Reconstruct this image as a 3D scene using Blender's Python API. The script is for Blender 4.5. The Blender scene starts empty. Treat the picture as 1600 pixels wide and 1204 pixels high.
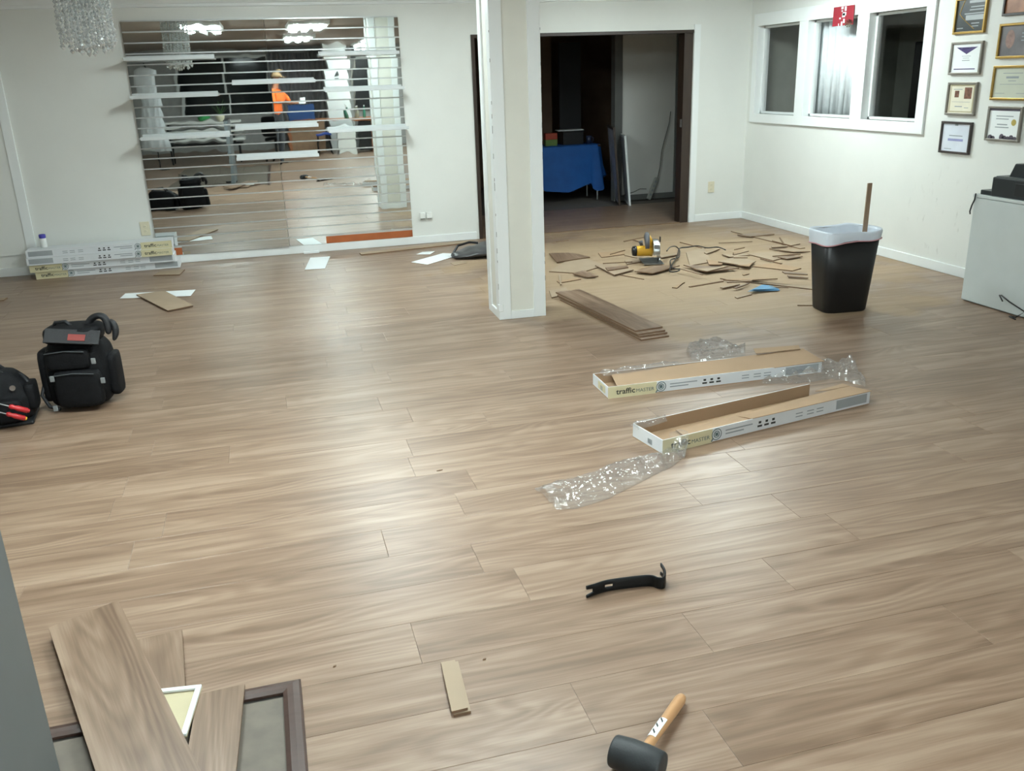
import bpy, bmesh, math, random
from mathutils import Vector, Matrix, noise as mnoise
random.seed(7)
scn = bpy.context.scene
COL = scn.collection
# ------------------------------------------------------------------ camera
F = 1389.0; H = 1.592; D = 9.063; R = 5.150
CR = Vector((0.9631, -0.2670, -0.0329)).normalized()
CU = Vector((0.1176, 0.3079, 0.9441)).normalized()
CW = CR.cross(CU); CW = -CW if CW.y < 0 else CW
CW = Vector((0.2419, 0.9132, -0.3279)).normalized()
cam_d = bpy.data.cameras.new('camera'); cam = bpy.data.objects.new('camera', cam_d); COL.objects.link(cam)
cam_d.sensor_width = 36; cam_d.lens = F / 1600 * 36; cam_d.clip_start = .05
m3 = Matrix((CR, CU, -CW)).transposed()
cam.matrix_world = Matrix.Translation((0, 0, H)) @ m3.to_4x4()
scn.camera = cam
# ------------------------------------------------------------------ world, exposure
wd = bpy.data.worlds.new('world'); scn.world = wd; wd.use_nodes = True
wd.node_tree.nodes['Background'].inputs[0].default_value = (.012, .014, .02, 1)   # night outside
wd.node_tree.nodes['Background'].inputs[1].default_value = 1
vs = scn.view_settings
vs.view_transform = 'Standard'; vs.look = 'None'; vs.gamma = 1; vs.use_curve_mapping = False
vs.exposure = 0.3
LAMP = 44.0      # strength of the ceiling lamps' diffusers
LAMP_COL = (.87, 1.0, 1.0, 1)

# ------------------------------------------------------------------ pixel -> place
def ray(px, py): return (px - 800) / F * CR - (py - 602) / F * CU + CW
def G(px, py, z=0.0):                     # on a level plane
    d = ray(px, py); s = (z - H) / d.z; return Vector((s * d.x, s * d.y, z))
def B(px, py, y=D):                       # on a plane parallel to the back wall
    d = ray(px, py); s = y / d.y; return Vector((s * d.x, y, H + s * d.z))
def RW(px, py, x=R):                      # on a plane parallel to the right wall
    d = ray(px, py); s = x / d.x; return Vector((x, s * d.y, H + s * d.z))
def V(px, py, y):                         # seen in the mirror: real depth y
    if px < 411: px -= 30
    p = B(px, py, 2 * D - y); return Vector((p.x, y, p.z))
def proj(P):
    q = Vector(P) - Vector((0, 0, H)); z = q.dot(CW)
    return (800 + F * q.dot(CR) / z, 602 - F * q.dot(CU) / z, z)

# ------------------------------------------------------------------ materials
def lin(c):
    if isinstance(c, str): c = [int(c[i:i+2], 16) / 255 for i in (0, 2, 4)]
    return tuple((v / 12.92 if v <= .04045 else ((v + .055) / 1.055) ** 2.4) for v in c[:3]) + (1,)
MATS = {}
def mat(name, col, rough=.5, metal=0, var=.06, scale=8, bump=0, bscale=60, spec=.5, trans=0, alpha=1, stretch=(1, 1, 1), emit=None):
    if name in MATS: return MATS[name]
    m = bpy.data.materials.new(name); m.use_nodes = True; MATS[name] = m
    nt = m.node_tree; N = nt.nodes; L = nt.links; b = N['Principled BSDF']
    c = lin(col)
    tc = N.new('ShaderNodeTexCoord'); mp = N.new('ShaderNodeMapping'); mp.inputs['Scale'].default_value = stretch
    L.new(tc.outputs['Object'], mp.inputs['Vector'])
    n = N.new('ShaderNodeTexNoise'); n.inputs['Scale'].default_value = scale; n.inputs['Detail'].default_value = 4
    L.new(mp.outputs[0], n.inputs['Vector'])
    r = N.new('ShaderNodeValToRGB'); r.color_ramp.elements[0].position = .3; r.color_ramp.elements[1].position = .7
    r.color_ramp.elements[0].color = tuple(v * (1 - var) for v in c[:3]) + (1,)
    r.color_ramp.elements[1].color = tuple(min(1, v * (1 + var)) for v in c[:3]) + (1,)
    L.new(n.outputs['Fac'], r.inputs[0]); L.new(r.outputs[0], b.inputs['Base Color'])
    b.inputs['Roughness'].default_value = rough; b.inputs['Metallic'].default_value = metal
    b.inputs['Specular IOR Level'].default_value = spec
    b.inputs['Transmission Weight'].default_value = trans; b.inputs['Alpha'].default_value = alpha
    if bump:
        n2 = N.new('ShaderNodeTexNoise'); n2.inputs['Scale'].default_value = bscale; L.new(mp.outputs[0], n2.inputs['Vector'])
        bp = N.new('ShaderNodeBump'); bp.inputs['Strength'].default_value = bump; bp.inputs['Distance'].default_value = .004
        L.new(n2.outputs['Fac'], bp.inputs['Height']); L.new(bp.outputs[0], b.inputs['Normal'])
    if emit:
        b.inputs['Emission Color'].default_value = emit[0]; b.inputs['Emission Strength'].default_value = emit[1]
    return m

def wood(name, c1, c2, c3, rough=.34, dust=False, rnd=True, big=.10):
    m = bpy.data.materials.new(name); m.use_nodes = True; MATS[name] = m
    nt = m.node_tree; N = nt.nodes; L = nt.links; b = N['Principled BSDF']
    def math_(op, a, c=None, v=None):
        k = N.new('ShaderNodeMath'); k.operation = op; L.new(a, k.inputs[0])
        if c is not None: L.new(c, k.inputs[1])
        elif v is not None: k.inputs[1].default_value = v
        return k.outputs[0]
    tc = N.new('ShaderNodeTexCoord'); oi = N.new('ShaderNodeObjectInfo')
    cmb = N.new('ShaderNodeCombineXYZ')
    if rnd:
        L.new(math_('MULTIPLY', oi.outputs['Random'], v=57.0), cmb.inputs[0]); L.new(math_('MULTIPLY', oi.outputs['Random'], v=23.0), cmb.inputs[2])
    add = N.new('ShaderNodeVectorMath'); add.operation = 'ADD'; L.new(tc.outputs['Object'], add.inputs[0]); L.new(cmb.outputs[0], add.inputs[1])
    def nz(sc, detail, rough_=.5, dist=0):
        mp = N.new('ShaderNodeMapping'); mp.inputs['Scale'].default_value = sc; L.new(add.outputs[0], mp.inputs['Vector'])
        n = N.new('ShaderNodeTexNoise'); n.inputs['Scale'].default_value = 1; n.inputs['Detail'].default_value = detail
        n.inputs['Roughness'].default_value = rough_; n.inputs['Distortion'].default_value = dist
        L.new(mp.outputs[0], n.inputs['Vector']); return n.outputs['Fac']
    streak = nz((1.0, 15, 1), 4, .6); cath = nz((.9, 6.5, 1), 1.2, .4, .3); fine = nz((5, 190, 1), 2); patch = nz((2.2, 7, 1), 2)
    ring = math_('SINE', math_('MULTIPLY', cath, v=80.0))
    ring = math_('MULTIPLY', ring, v=.06)
    rmask = math_('MULTIPLY', ring, math_('MULTIPLY', patch, v=1.9))
    f = math_('ADD', math_('ADD', math_('MULTIPLY', streak, v=1.0), rmask), math_('MULTIPLY', math_('SUBTRACT', fine, v=.5), v=.22))
    if rnd: f = math_('ADD', f, math_('MULTIPLY', math_('SUBTRACT', oi.outputs['Random'], v=.5), v=big))
    rp = N.new('ShaderNodeValToRGB'); e = rp.color_ramp.elements
    e[0].position = .30; e[0].color = lin(c1); e[1].position = .70; e[1].color = lin(c3)
    k = e.new(.5); k.color = lin(c2)
    L.new(f, rp.inputs[0]); colour = rp.outputs[0]; rough_out = None
    if dust:       # sawdust lying on the boards around the saw
        ge = N.new('ShaderNodeNewGeometry'); s = N.new('ShaderNodeSeparateXYZ'); L.new(ge.outputs['Position'], s.inputs[0])
        dx = math_('DIVIDE', math_('SUBTRACT', s.outputs[0], v=3.35), v=1.75); dy = math_('DIVIDE', math_('SUBTRACT', s.outputs[1], v=6.95), v=2.0)
        d2 = math_('ADD', math_('MULTIPLY', dx, dx), math_('MULTIPLY', dy, dy))
        nn = N.new('ShaderNodeTexNoise'); nn.inputs['Scale'].default_value = 1.7; nn.inputs['Detail'].default_value = 5; L.new(ge.outputs['Position'], nn.inputs['Vector'])
        t = math_('ADD', d2, math_('MULTIPLY', math_('SUBTRACT', nn.outputs['Fac'], v=.5), v=2.6))
        r2 = N.new('ShaderNodeValToRGB'); r2.color_ramp.elements[0].position = .25; r2.color_ramp.elements[0].color = (.72, .72, .72, 1)
        r2.color_ramp.elements[1].position = 1.15; r2.color_ramp.elements[1].color = (0, 0, 0, 1)
        k2 = r2.color_ramp.elements.new(.7); k2.color = (.5, .5, .5, 1)
        L.new(math_('MULTIPLY', t, v=.8), r2.inputs[0])
        mx = N.new('ShaderNodeMix'); mx.data_type = 'RGBA'; L.new(r2.outputs[0], mx.inputs[0]); L.new(colour, mx.inputs[6]); mx.inputs[7].default_value = lin('a38d70')
        colour = mx.outputs[2]
        rough_out = math_('ADD', math_('MULTIPLY', r2.outputs[0], v=.45), v=rough)
    L.new(colour, b.inputs['Base Color'])
    if rough_out is not None: L.new(rough_out, b.inputs['Roughness'])
    else: b.inputs['Roughness'].default_value = rough
    bp = N.new('ShaderNodeBump'); bp.inputs['Strength'].default_value = .12; bp.inputs['Distance'].default_value = .002
    L.new(fine, bp.inputs['Height']); L.new(bp.outputs[0], b.inputs['Normal'])
    return m

WALL = mat('wall_paint', 'dddfda', .55, var=.02, scale=3, bump=.05, bscale=40)
TRIMW = mat('white_trim_paint', 'e6eae9', .4, var=.02, scale=4, bump=.06, bscale=25, stretch=(1, 1, .15))
WALLR = mat('wall_paint_scuffed', 'dddfda', .55, var=.02, scale=3, bump=.05, bscale=40)
def scuff(m):      # dark scuff marks low on the wall beside the cabinet
    nt = m.node_tree; N = nt.nodes; L = nt.links; b = N['Principled BSDF']; src = b.inputs['Base Color'].links[0].from_socket
    g = N.new('ShaderNodeNewGeometry'); d = N.new('ShaderNodeVectorMath'); d.operation = 'DISTANCE'; L.new(g.outputs['Position'], d.inputs[0]); d.inputs[1].default_value = (R, 6.0, .42)
    mp = N.new('ShaderNodeMapping'); mp.inputs['Scale'].default_value = (1, 26, 9); L.new(g.outputs['Position'], mp.inputs['Vector'])
    n = N.new('ShaderNodeTexNoise'); n.inputs['Scale'].default_value = 1; n.inputs['Detail'].default_value = 3; L.new(mp.outputs[0], n.inputs['Vector'])
    a = N.new('ShaderNodeMapRange'); a.inputs[1].default_value = .62; a.inputs[2].default_value = .74; L.new(n.outputs['Fac'], a.inputs[0])
    c = N.new('ShaderNodeMapRange'); c.inputs[1].default_value = .15; c.inputs[2].default_value = .42; c.inputs[3].default_value = .45; c.inputs[4].default_value = 0; L.new(d.outputs['Value'], c.inputs[0])
    k = N.new('ShaderNodeMath'); k.operation = 'MULTIPLY'; L.new(a.outputs[0], k.inputs[0]); L.new(c.outputs[0], k.inputs[1])
    x = N.new('ShaderNodeMix'); x.data_type = 'RGBA'; L.new(k.outputs[0], x.inputs[0]); L.new(src, x.inputs[6]); x.inputs[7].default_value = lin('8b8880'); L.new(x.outputs[2], b.inputs['Base Color'])
scuff(WALLR)
PLANK = wood('laminate_oak', '715b49', '856e5b', '98826f', .37, dust=True)
PLANKL = wood('loose_laminate', '66503f', '7c6653', '927c69', .40)
MDF = mat('plank_core', '755c46', .8, var=.1, scale=40)
BACKING = mat('plank_backing', '9d8a74', .7, var=.06, scale=6)
KRAFT = mat('kraft_card', 'a1866a', .8, var=.06, scale=5, bump=.1, bscale=30)
CARTON = mat('printed_white_card', 'd9dde0', .35, var=.02)
CREAM = mat('printed_cream', 'cfc8a4', .4, var=.03)
INK = mat('dark_ink', '2b2d2c', .5); GREYINK = mat('grey_ink', '8f979b', .5); TEALINK = mat('teal_ink', '55686a', .5)
BLACK = mat('black_plastic', '17191b', .38, var=.15, bump=.08, bscale=200)
NYLON = mat('black_nylon', '0b0c0f', .75, spec=.25, var=.3, scale=30, bump=.4, bscale=90)
NYLON2 = mat('charcoal_webbing', '17181b', .55, var=.2, scale=60, bump=.4, bscale=300)
STEEL = mat('brushed_steel', 'b9bdbf', .28, 1, var=.06, scale=20)
DSTEEL = mat('black_steel', '26282a', .36, .7, var=.15, scale=20)
WHITEP = mat('white_plastic', 'e4e6e2', .35, var=.02)
IVORY = mat('ivory_plastic', 'd6cfb6', .4, var=.03)
DARKWOOD = mat('dark_brown_wood', '33271f', .45, var=.2, scale=3, stretch=(8, 8, 1))
ORANGEW = mat('bare_orange_board', 'a4592c', .6, var=.12, scale=6)
PAPER = mat('white_paper', 'e9eeee', .6, var=.01)
RED = mat('red_plastic', 'b3272b', .4); YEL = mat('yellow_plastic', 'd9a521', .4); BLUE = mat('blue_plastic', '1b3f8f', .4)
GOLD = mat('gold_frame', 'a98a4c', .35, .7, var=.1); SILV = mat('pewter_frame', '8f8a82', .4, .6, var=.1); DKFR = mat('dark_frame', '3b3432', .4)

# ------------------------------------------------------------------ mesh helpers
class MB:
    def __init__(s): s.v = []; s.f = []
    def add(s, vs, fs):
        o = len(s.v); s.v += [tuple(v) for v in vs]; s.f += [tuple(i + o for i in f) for f in fs]; return s
    def box(s, x0, x1, y0, y1, z0, z1, M=None):
        vs = [Vector(p) for p in ((x0,y0,z0),(x1,y0,z0),(x1,y1,z0),(x0,y1,z0),(x0,y0,z1),(x1,y0,z1),(x1,y1,z1),(x0,y1,z1))]
        if M: vs = [M @ v for v in vs]
        return s.add(vs, ((3,2,1,0),(4,5,6,7),(0,1,5,4),(1,2,6,5),(2,3,7,6),(3,0,4,7)))
    def prism(s, poly, z0, z1, M=None):       # poly xy, counter-clockwise
        n = len(poly); vs = [Vector((p[0], p[1], z0)) for p in poly] + [Vector((p[0], p[1], z1)) for p in poly]
        if M: vs = [M @ v for v in vs]
        return s.add(vs, [tuple(range(n - 1, -1, -1)), tuple(range(n, 2 * n))] + [(i, (i + 1) % n, n + (i + 1) % n, n + i) for i in range(n)])
    def tube(s, pts, r, n=8, cap=True):
        pts = [Vector(p) for p in pts]; rr = r if isinstance(r, (list, tuple)) else [r] * len(pts)
        up = Vector((0, 0, 1)); rings = []; prev = None
        for i, p in enumerate(pts):
            t = (pts[min(i + 1, len(pts) - 1)] - pts[max(i - 1, 0)]).normalized()
            if prev is None:
                a = up if abs(t.z) < .9 else Vector((1, 0, 0)); a = (a - t * a.dot(t)).normalized()
            else: a = (prev - t * prev.dot(t)).normalized()
            prev = a; b = t.cross(a)
            rings.append([p + (a * math.cos(2 * math.pi * k / n) + b * math.sin(2 * math.pi * k / n)) * rr[i] for k in range(n)])
        return s.loft(rings, cap)
    def loft(s, rings, cap=True, close=True):
        n = len(rings[0]); vs = [v for r in rings for v in r]; fs = []
        for i in range(len(rings) - 1):
            for k in range(n if close else n - 1):
                a = i * n + k; b = i * n + (k + 1) % n; fs.append((a, b, b + n, a + n))
        if cap: fs += [tuple(range(n - 1, -1, -1)), tuple(range((len(rings) - 1) * n, len(rings) * n))]
        return s.add(vs, fs)
    def lathe(s, prof, n=24, M=None, cap=True):     # prof (r, z)
        rings = [[Vector((r * math.cos(2 * math.pi * k / n), r * math.sin(2 * math.pi * k / n), z)) for k in range(n)] for r, z in prof]
        if M: rings = [[M @ v for v in r] for r in rings]
        return s.loft(rings, cap)
    def mesh(s, name):
        me = bpy.data.meshes.new(name); me.from_pydata(s.v, [], s.f); me.validate()
        bm = bmesh.new(); bm.from_mesh(me); bmesh.ops.recalc_face_normals(bm, faces=bm.faces); bm.to_mesh(me); bm.free()
        return me
    def build(s, name, m, parent=None, smooth=False, bevel=0, sub=0, loc=None):
        me = s.mesh(name); o = bpy.data.objects.new(name, me); COL.objects.link(o); me.materials.append(m)
        if smooth:
            for p in me.polygons: p.use_smooth = True
        if bevel:
            b = o.modifiers.new('bevel', 'BEVEL'); b.width = bevel; b.segments = 2; b.limit_method = 'ANGLE'
        if sub:
            b = o.modifiers.new('sub', 'SUBSURF'); b.levels = sub; b.render_levels = sub
        if parent: o.parent = parent
        if loc is not None: o.location = loc
        return o
def tag(o, label, cat, group=None, kind=None):
    o['label'] = label; o['category'] = cat
    if group: o['group'] = group
    if kind: o['kind'] = kind
    return o
def thing(name, label, cat, loc=(0, 0, 0), rz=0, group=None):
    o = bpy.data.objects.new(name, None); COL.objects.link(o); o.empty_display_size = .1
    o.location = loc; o.rotation_euler = (0, 0, rz); return tag(o, label, cat, group)
def struct(o, label=None, cat=None):
    o['kind'] = 'structure'
    if label: o['label'] = label; o['category'] = cat or 'wall'
    return o
def link_mesh(name, me, parent=None, loc=(0, 0, 0), rot=(0, 0, 0), scale=(1, 1, 1)):
    o = bpy.data.objects.new(name, me); COL.objects.link(o); o.location = loc; o.rotation_euler = rot; o.scale = scale
    if parent: o.parent = parent
    return o
def text(body, size, m, parent, loc, rot, bold=0, name='lettering', width=None):
    cu = bpy.data.curves.new(name, 'FONT'); cu.body = body; cu.size = size; cu.extrude = .0002; cu.offset = bold; cu.resolution_u = 3
    t = bpy.data.objects.new('tmp', cu); COL.objects.link(t); dg = bpy.context.evaluated_depsgraph_get()
    me = bpy.data.meshes.new_from_object(t.evaluated_get(dg)); COL.objects.unlink(t); bpy.data.objects.remove(t)
    me.materials.clear(); me.materials.append(m); o = link_mesh(name, me, parent, loc, rot)
    if width and len(me.vertices):
        xs = [v.co.x for v in me.vertices]; o.scale.x = width / max(1e-4, max(xs) - min(xs))
    return o
def rect_ring(w, d, z, n=24, p=4.0, cx=0, cy=0):         # superellipse ring
    out = []
    for k in range(n):
        a = 2 * math.pi * k / n; c, s_ = math.cos(a), math.sin(a)
        out.append(Vector((cx + w / 2 * math.copysign(abs(c) ** (2 / p), c), cy + d / 2 * math.copysign(abs(s_) ** (2 / p), s_), z)))
    return out

# ================================================================== STRUCTURE
XL, YF, ZC = -3.7, -6.2, 2.45
OX0, OX1, OZ = 2.105, 4.49, 1.99            # opening in the back wall
# --- floor: slab with laminate planks
fl = struct(MB().box(XL - .1, 7.2, YF - .1, 13.6, -.08, -.012).build('floor', mat('underlay', '6b6660', .8)), 'grey-brown laminate plank floor of the room', 'floor')
PW, PL = .2125, 1.22
def plank_mesh(name, L, W, T=.0118, ch=.0012):
    b = MB(); g = .0003
    r0 = [(-L/2+g, -W/2+g), (L/2-g, -W/2+g), (L/2-g, W/2-g), (-L/2+g, W/2-g)]; r1 = [(x - math.copysign(ch, x), y - math.copysign(ch, y)) for x, y in r0]
    b.loft([[Vector((x, y, -T)) for x, y in r0], [Vector((x, y, -ch * .5)) for x, y in r0], [Vector((x, y, 0)) for x, y in r1]])
    me = b.mesh(name); me.materials.append(PLANK); return me
PM = plank_mesh('plank', PL, PW)
TX0, TX1, TY0, TY1 = -1.75, -.10, -1.6, 2.168       # tiled entry
field = MB(); nplank = 0; cand = []
row0 = math.floor((YF - 2.168) / PW); 
for r in range(row0, 40):
    y0 = 2.168 + r * PW; y1 = y0 + PW
    if y0 > 13.3: break
    ya, yb = max(y0, YF), min(y1, 13.5)
    if yb - ya < .02: continue
    if y0 < D: segs = [(XL, R)] if not (y0 < TY1 - .05 and y1 > TY0) else [(XL, TX0), (TX1 + .035, R)]
    else: segs = [(1.65, 6.05)]
    off = {-1: 1.094 % PL, 0: 1.497 % PL}.get(r, (r * .437 + .31 * math.sin(r * 2.3)) % PL)
    for sa, sb in segs:
        x = sa - ((sa - off) % PL)
        while x < sb:
            xa, xb = max(x, sa), min(x + PL, sb); x += PL
            if xb - xa < .03: continue
            cand.append((xa, xb, ya, yb))
vis = []
for c in cand:
    xa, xb, ya, yb = c; best = 1e9
    for fx in (0, .25, .5, .75, 1):
        for yy in (ya, yb):
            px, py, z = proj((xa + (xb - xa) * fx, yy, 0))
            if z > .2 and -20 < px < 1620 and 300 < py < 1230: best = min(best, z)
    vis.append((best, c))
vis.sort(key=lambda t: t[0])
for i, (b_, (xa, xb, ya, yb)) in enumerate(vis):
    if b_ < 1e8 and nplank < 295 and ya < D:
        link_mesh('plank', PM, fl, ((xa + xb) / 2, (ya + yb) / 2, 0), (0, 0, 0), ((xb - xa) / PL, (yb - ya) / PW, 1)); nplank += 1
    else: field.box(xa + .0005, xb - .0005, ya + .0005, yb - .0005, -.0118, 0)
fo = field.build('plank_field', wood('laminate_oak_far', '715b49', '856e5b', '97816e', .38, rnd=False), fl); fo['kind'] = 'stuff'

# --- tiled entry with a brown edge moulding
TILE = mat('grey_stone_tile', '655d52', .6, var=.14, scale=14, bump=.1)
ts = .46; n = 0
for i in range(4):
    for j in range(9):
        xa, yb = TX1 - i * ts, TY1 - .02 - j * ts; xb, ya = max(xa - ts, TX0), max(yb - ts, TY0)
        if xa - xb < .05 or yb - ya < .05: continue
        MB().box(xb + .002, xa - .002, ya + .002, yb - .002, -.0118, -.004).build('floor_tile', TILE, fl)
MOULD = mat('brown_moulding', '46342d', .35, var=.12, scale=6, stretch=(1, 8, 1))
tr = thing('trim_1', 'dark brown edge moulding around the grey tiled entry', 'trim'); tr['kind'] = 'structure'
b = MB(); prof = ((0, -.0035), (0, .004), (.012, .009), (.028, .010), (.044, .006), (.050, .0005))
cx, cy = -.115, 2.155
b.loft([[Vector((TX0, cy + t, z)) for t, z in prof], [Vector((cx + t, cy + t, z)) for t, z in prof]])
b.build('moulding_strip', MOULD, tr)
b = MB(); b.loft([[Vector((cx + t, cy + t, z)) for t, z in prof], [Vector((cx + t, TY0, z)) for t, z in prof]])
b.build('moulding_strip', MOULD, tr)

# --- walls
wb = MB()
wb.box(XL - .1, OX0, D, D + .12, 0, ZC); wb.box(OX1, R + .12, D, D + .12, 0, ZC); wb.box(OX0, OX1, D, D + .12, OZ, ZC)
struct(wb.build('wall_back', WALL), 'white painted back wall with mirrored panel and wide doorway', 'wall')
WY0, WY1, WZ0, WZ1 = 6.33, 8.90, 1.10, 2.03
wr = MB(); wr.box(R, R + .12, YF, WY0, 0, ZC); wr.box(R, R + .12, WY1, D, 0, ZC); wr.box(R, R + .12, WY0, WY1, 0, WZ0); wr.box(R, R + .12, WY0, WY1, WZ1, ZC)
struct(wr.build('wall_right', WALLR), 'white painted right wall with three-pane window and framed certificates', 'wall')
struct(MB().box(XL - .1, XL, YF, D, 0, ZC).build('wall_left', WALL), 'plain white left wall', 'wall')
struct(MB().box(XL - .1, R + .12, YF - .1, YF, 0, ZC).build('wall_front', mat('grey_wall', 'a9a9a6', .6)), 'grey front wall seen in the mirror', 'wall')
CEIL = mat('taupe_ceiling', '9c9187', .7, var=.04)
struct(MB().box(XL - .1, 7.2, YF - .1, 13.6, ZC, ZC + .06).build('ceiling', CEIL), 'taupe ceiling seen in the mirror', 'ceiling')
# crown, baseboards, trims
c = MB(); pr = ((0, 2.272), (-.018, 2.277), (-.018, 2.30), (-.03, 2.305), (-.055, 2.37), (-.062, 2.40), (-.062, ZC), (0, ZC))
c.loft([[Vector((x, D + t, z)) for t, z in pr] for x in (XL, R)])
struct(c.build('trim_2', TRIMW), 'white crown moulding above the mirrored panel', 'trim')
def baseboard(name, x0, x1, y0, y1, lab): return struct(MB().box(x0, x1, y0, y1, 0, .078).build(name, TRIMW, bevel=.004), lab, 'baseboard')
baseboard('baseboard_back', XL, OX0 - .03, D - .016, D, 'white baseboard below the mirrored panel')
baseboard('baseboard_back_right', OX1 + .07, R, D - .014, D, 'short white baseboard right of the doorway')
baseboard('baseboard_right', R - .014, R, YF, D - .014, 'white baseboard along the right wall')
# raised panel at the left of the back wall, with its edge batten
t3 = thing('trim_3', 'white wall panel with narrow edge batten left of the stacked cartons', 'trim', (0, D, 0)); t3['kind'] = 'structure'
MB().box(XL + .02, -2.17, -.014, 0, .19, 2.27).build('panel_board', WALL, t3)
MB().box(-2.17, -2.09, -.022, 0, .08, 2.27).build('batten', TRIMW, t3, bevel=.003)
# doorway jambs
t4 = thing('trim_4', 'dark brown frame of the wide doorway', 'trim', (0, D, 0)); t4['kind'] = 'structure'
MB().box(OX0, OX0 + .035, -.01, .14, 0, OZ).build('jamb', DARKWOOD, t4)
MB().box(OX1 - .10, OX1 - .0, .01, .14, 0, OZ).build('jamb', DARKWOOD, t4)
MB().box(OX0, OX1, -.004, .14, OZ - .03, OZ).build('head_jamb', DARKWOOD, t4)
MB().box(OX1, OX1 + .07, -.016, 0, 0, OZ + .05).build('casing', TRIMW, t4)
MB().box(OX0 + .035, OX1 - .1, -.02, .02, 0, .006).build('threshold', mat('threshold_strip', '7a634c', .6), t4)
MB().box(OX1 - .11, OX1 - .09, .03, .06, 1.02, 1.10).build('strike_plate', STEEL, t4)

# --- storage room behind the doorway
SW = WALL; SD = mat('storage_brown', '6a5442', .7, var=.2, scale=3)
struct(MB().box(4.46, 6.1, 11.06, 11.16, 0, ZC).build('wall_storage_right', SW), 'white wall of the storage room beyond the doorway', 'wall')
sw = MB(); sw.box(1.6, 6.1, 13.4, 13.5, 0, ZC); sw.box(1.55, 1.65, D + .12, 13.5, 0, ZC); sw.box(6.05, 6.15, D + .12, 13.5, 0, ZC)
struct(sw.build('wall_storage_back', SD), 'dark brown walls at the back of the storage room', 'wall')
t5 = thing('trim_5', 'grey corner posts and skirting on the storage room wall', 'trim', (0, 11.06, 0)); t5['kind'] = 'structure'
GREYT = mat('grey_trim', '6d6f6c', .5)
MB().box(4.40, 4.50, -.03, .10, 0, ZC).build('corner_post', GREYT, t5)
MB().box(5.24, 5.31, -.025, 0, 0, ZC).build('corner_post', GREYT, t5)
MB().box(4.50, 6.05, -.02, 0, 0, .07).build('skirting', GREYT, t5)
d2 = MB().box(4.05, 4.36, 12.2, 12.25, 0, 2.0).build('door_2', mat('shaded_door_black', '1b1c1e', .5)); struct(d2, 'black door leaf with shade put into its colour, in the dark storage room', 'door')  # the leaf's near-black also carries the shade of this unlit part
struct(MB().box(3.3, 4.05, 12.55, 12.62, 0, 2.1).build('trim_6', SD), 'dark brown board wall behind the storage table', 'trim')

# --- white post
PXC, PYC, PS = 1.635, 5.96, .335
po = thing('support_post', 'white painted square support post with corner boards and base', 'post', (PXC, PYC, 0), -.02); po['kind'] = 'structure'; po.name = 'support_post'
h_ = PS / 2
MB().box(-h_ + .012, h_ - .012, -h_ + .012, h_ - .012, 0, ZC).build('core', mat('cream_paint', 'dcdcd2', .5, var=.02), po)
for sx in (-1, 1):
    for sy in (-1, 1):
        L_ = .085
        b = MB(); b.prism([(0, 0), (L_, 0), (L_, .014), (.014, .014), (.014, L_), (0, L_)], 0, ZC, Matrix.Translation((-sx * -1 * -h_ * 1 if False else sx * h_, sy * h_, 0)) @ Matrix.Diagonal((-sx, -sy, 1, 1)))
        b.build('corner_board', TRIMW, po, bevel=.003)
b = MB()
for a in range(4):
    M = Matrix.Rotation(a * math.pi / 2, 4, 'Z'); b.box(-h_ + .085, h_ - .085, -h_ + .001, -h_ + .013, 0, .055, M)
b.build('base_block', TRIMW, po, bevel=.002)
MB().box(-h_ - .006, -h_ + .03, -h_ - .006, -h_ + .02, .06, .11).build('corner_guard', TRIMW, po, bevel=.004)
b = MB()
for k in range(16):
    z = random.uniform(.15, 1.9); b.box(-h_ - .0008, -h_ + .0015, -h_ - .0008, -h_ + .0012, z, z + random.uniform(.01, .05))
    z = random.uniform(.15, 1.9); b.box(h_ - .0015, h_ + .0008, -h_ - .0008, -h_ + .0015, z, z + random.uniform(.01, .05))
b.build('paint_chips', mat('chipped_dark', '3b3a36', .7), po)

# --- three pane window in the right wall
wn = thing('window_1', 'white framed window of three openings in the right wall', 'window', (R, 0, 0)); wn['kind'] = 'structure'
fy = [8.97, 8.09, 7.94, 7.20, 7.03, 6.26]      # frame edges along y (far to near)
OY = ((8.88, 8.12), (7.97, 7.22), (7.06, 6.36))
b = MB(); b.box(-.022, 0, 6.26, 8.97, 1.045, 1.135); b.build('window_sill', TRIMW, wn, bevel=.003)
MB().box(-.022, 0, 6.26, 8.97, 2.0, 2.12).build('frame_head', TRIMW, wn, bevel=.003)
for ya, yb in ((8.88, 8.97), (7.97, 8.12), (7.06, 7.22), (6.26, 6.36)):
    MB().box(-.022, .12, ya, yb, 1.13, 2.0).build('frame_post', TRIMW, wn, bevel=.003)
GLASS = bpy.data.materials.new('window_glass'); GLASS.use_nodes = True
_n = GLASS.node_tree; _n.nodes.remove(_n.nodes['Principled BSDF']); _t = _n.nodes.new('ShaderNodeBsdfTransparent'); _g = _n.nodes.new('ShaderNodeBsdfGlossy'); _g.inputs['Roughness'].default_value = .01
_w = _n.nodes.new('ShaderNodeLayerWeight'); _f = _n.nodes.new('ShaderNodeMapRange'); _p = _n.nodes.new('ShaderNodeMath'); _p.operation = 'POWER'; _p.inputs[1].default_value = 5; _n.links.new(_w.outputs['Facing'], _p.inputs[0]); _n.links.new(_p.outputs[0], _f.inputs[0]); _f.inputs[3].default_value = .03; _f.inputs[4].default_value = .6; _x = _n.nodes.new('ShaderNodeMixShader')
_n.links.new(_f.outputs[0], _x.inputs[0]); _n.links.new(_t.outputs[0], _x.inputs[1]); _n.links.new(_g.outputs[0], _x.inputs[2]); _n.links.new(_x.outputs[0], _n.nodes['Material Output'].inputs[0])
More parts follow.
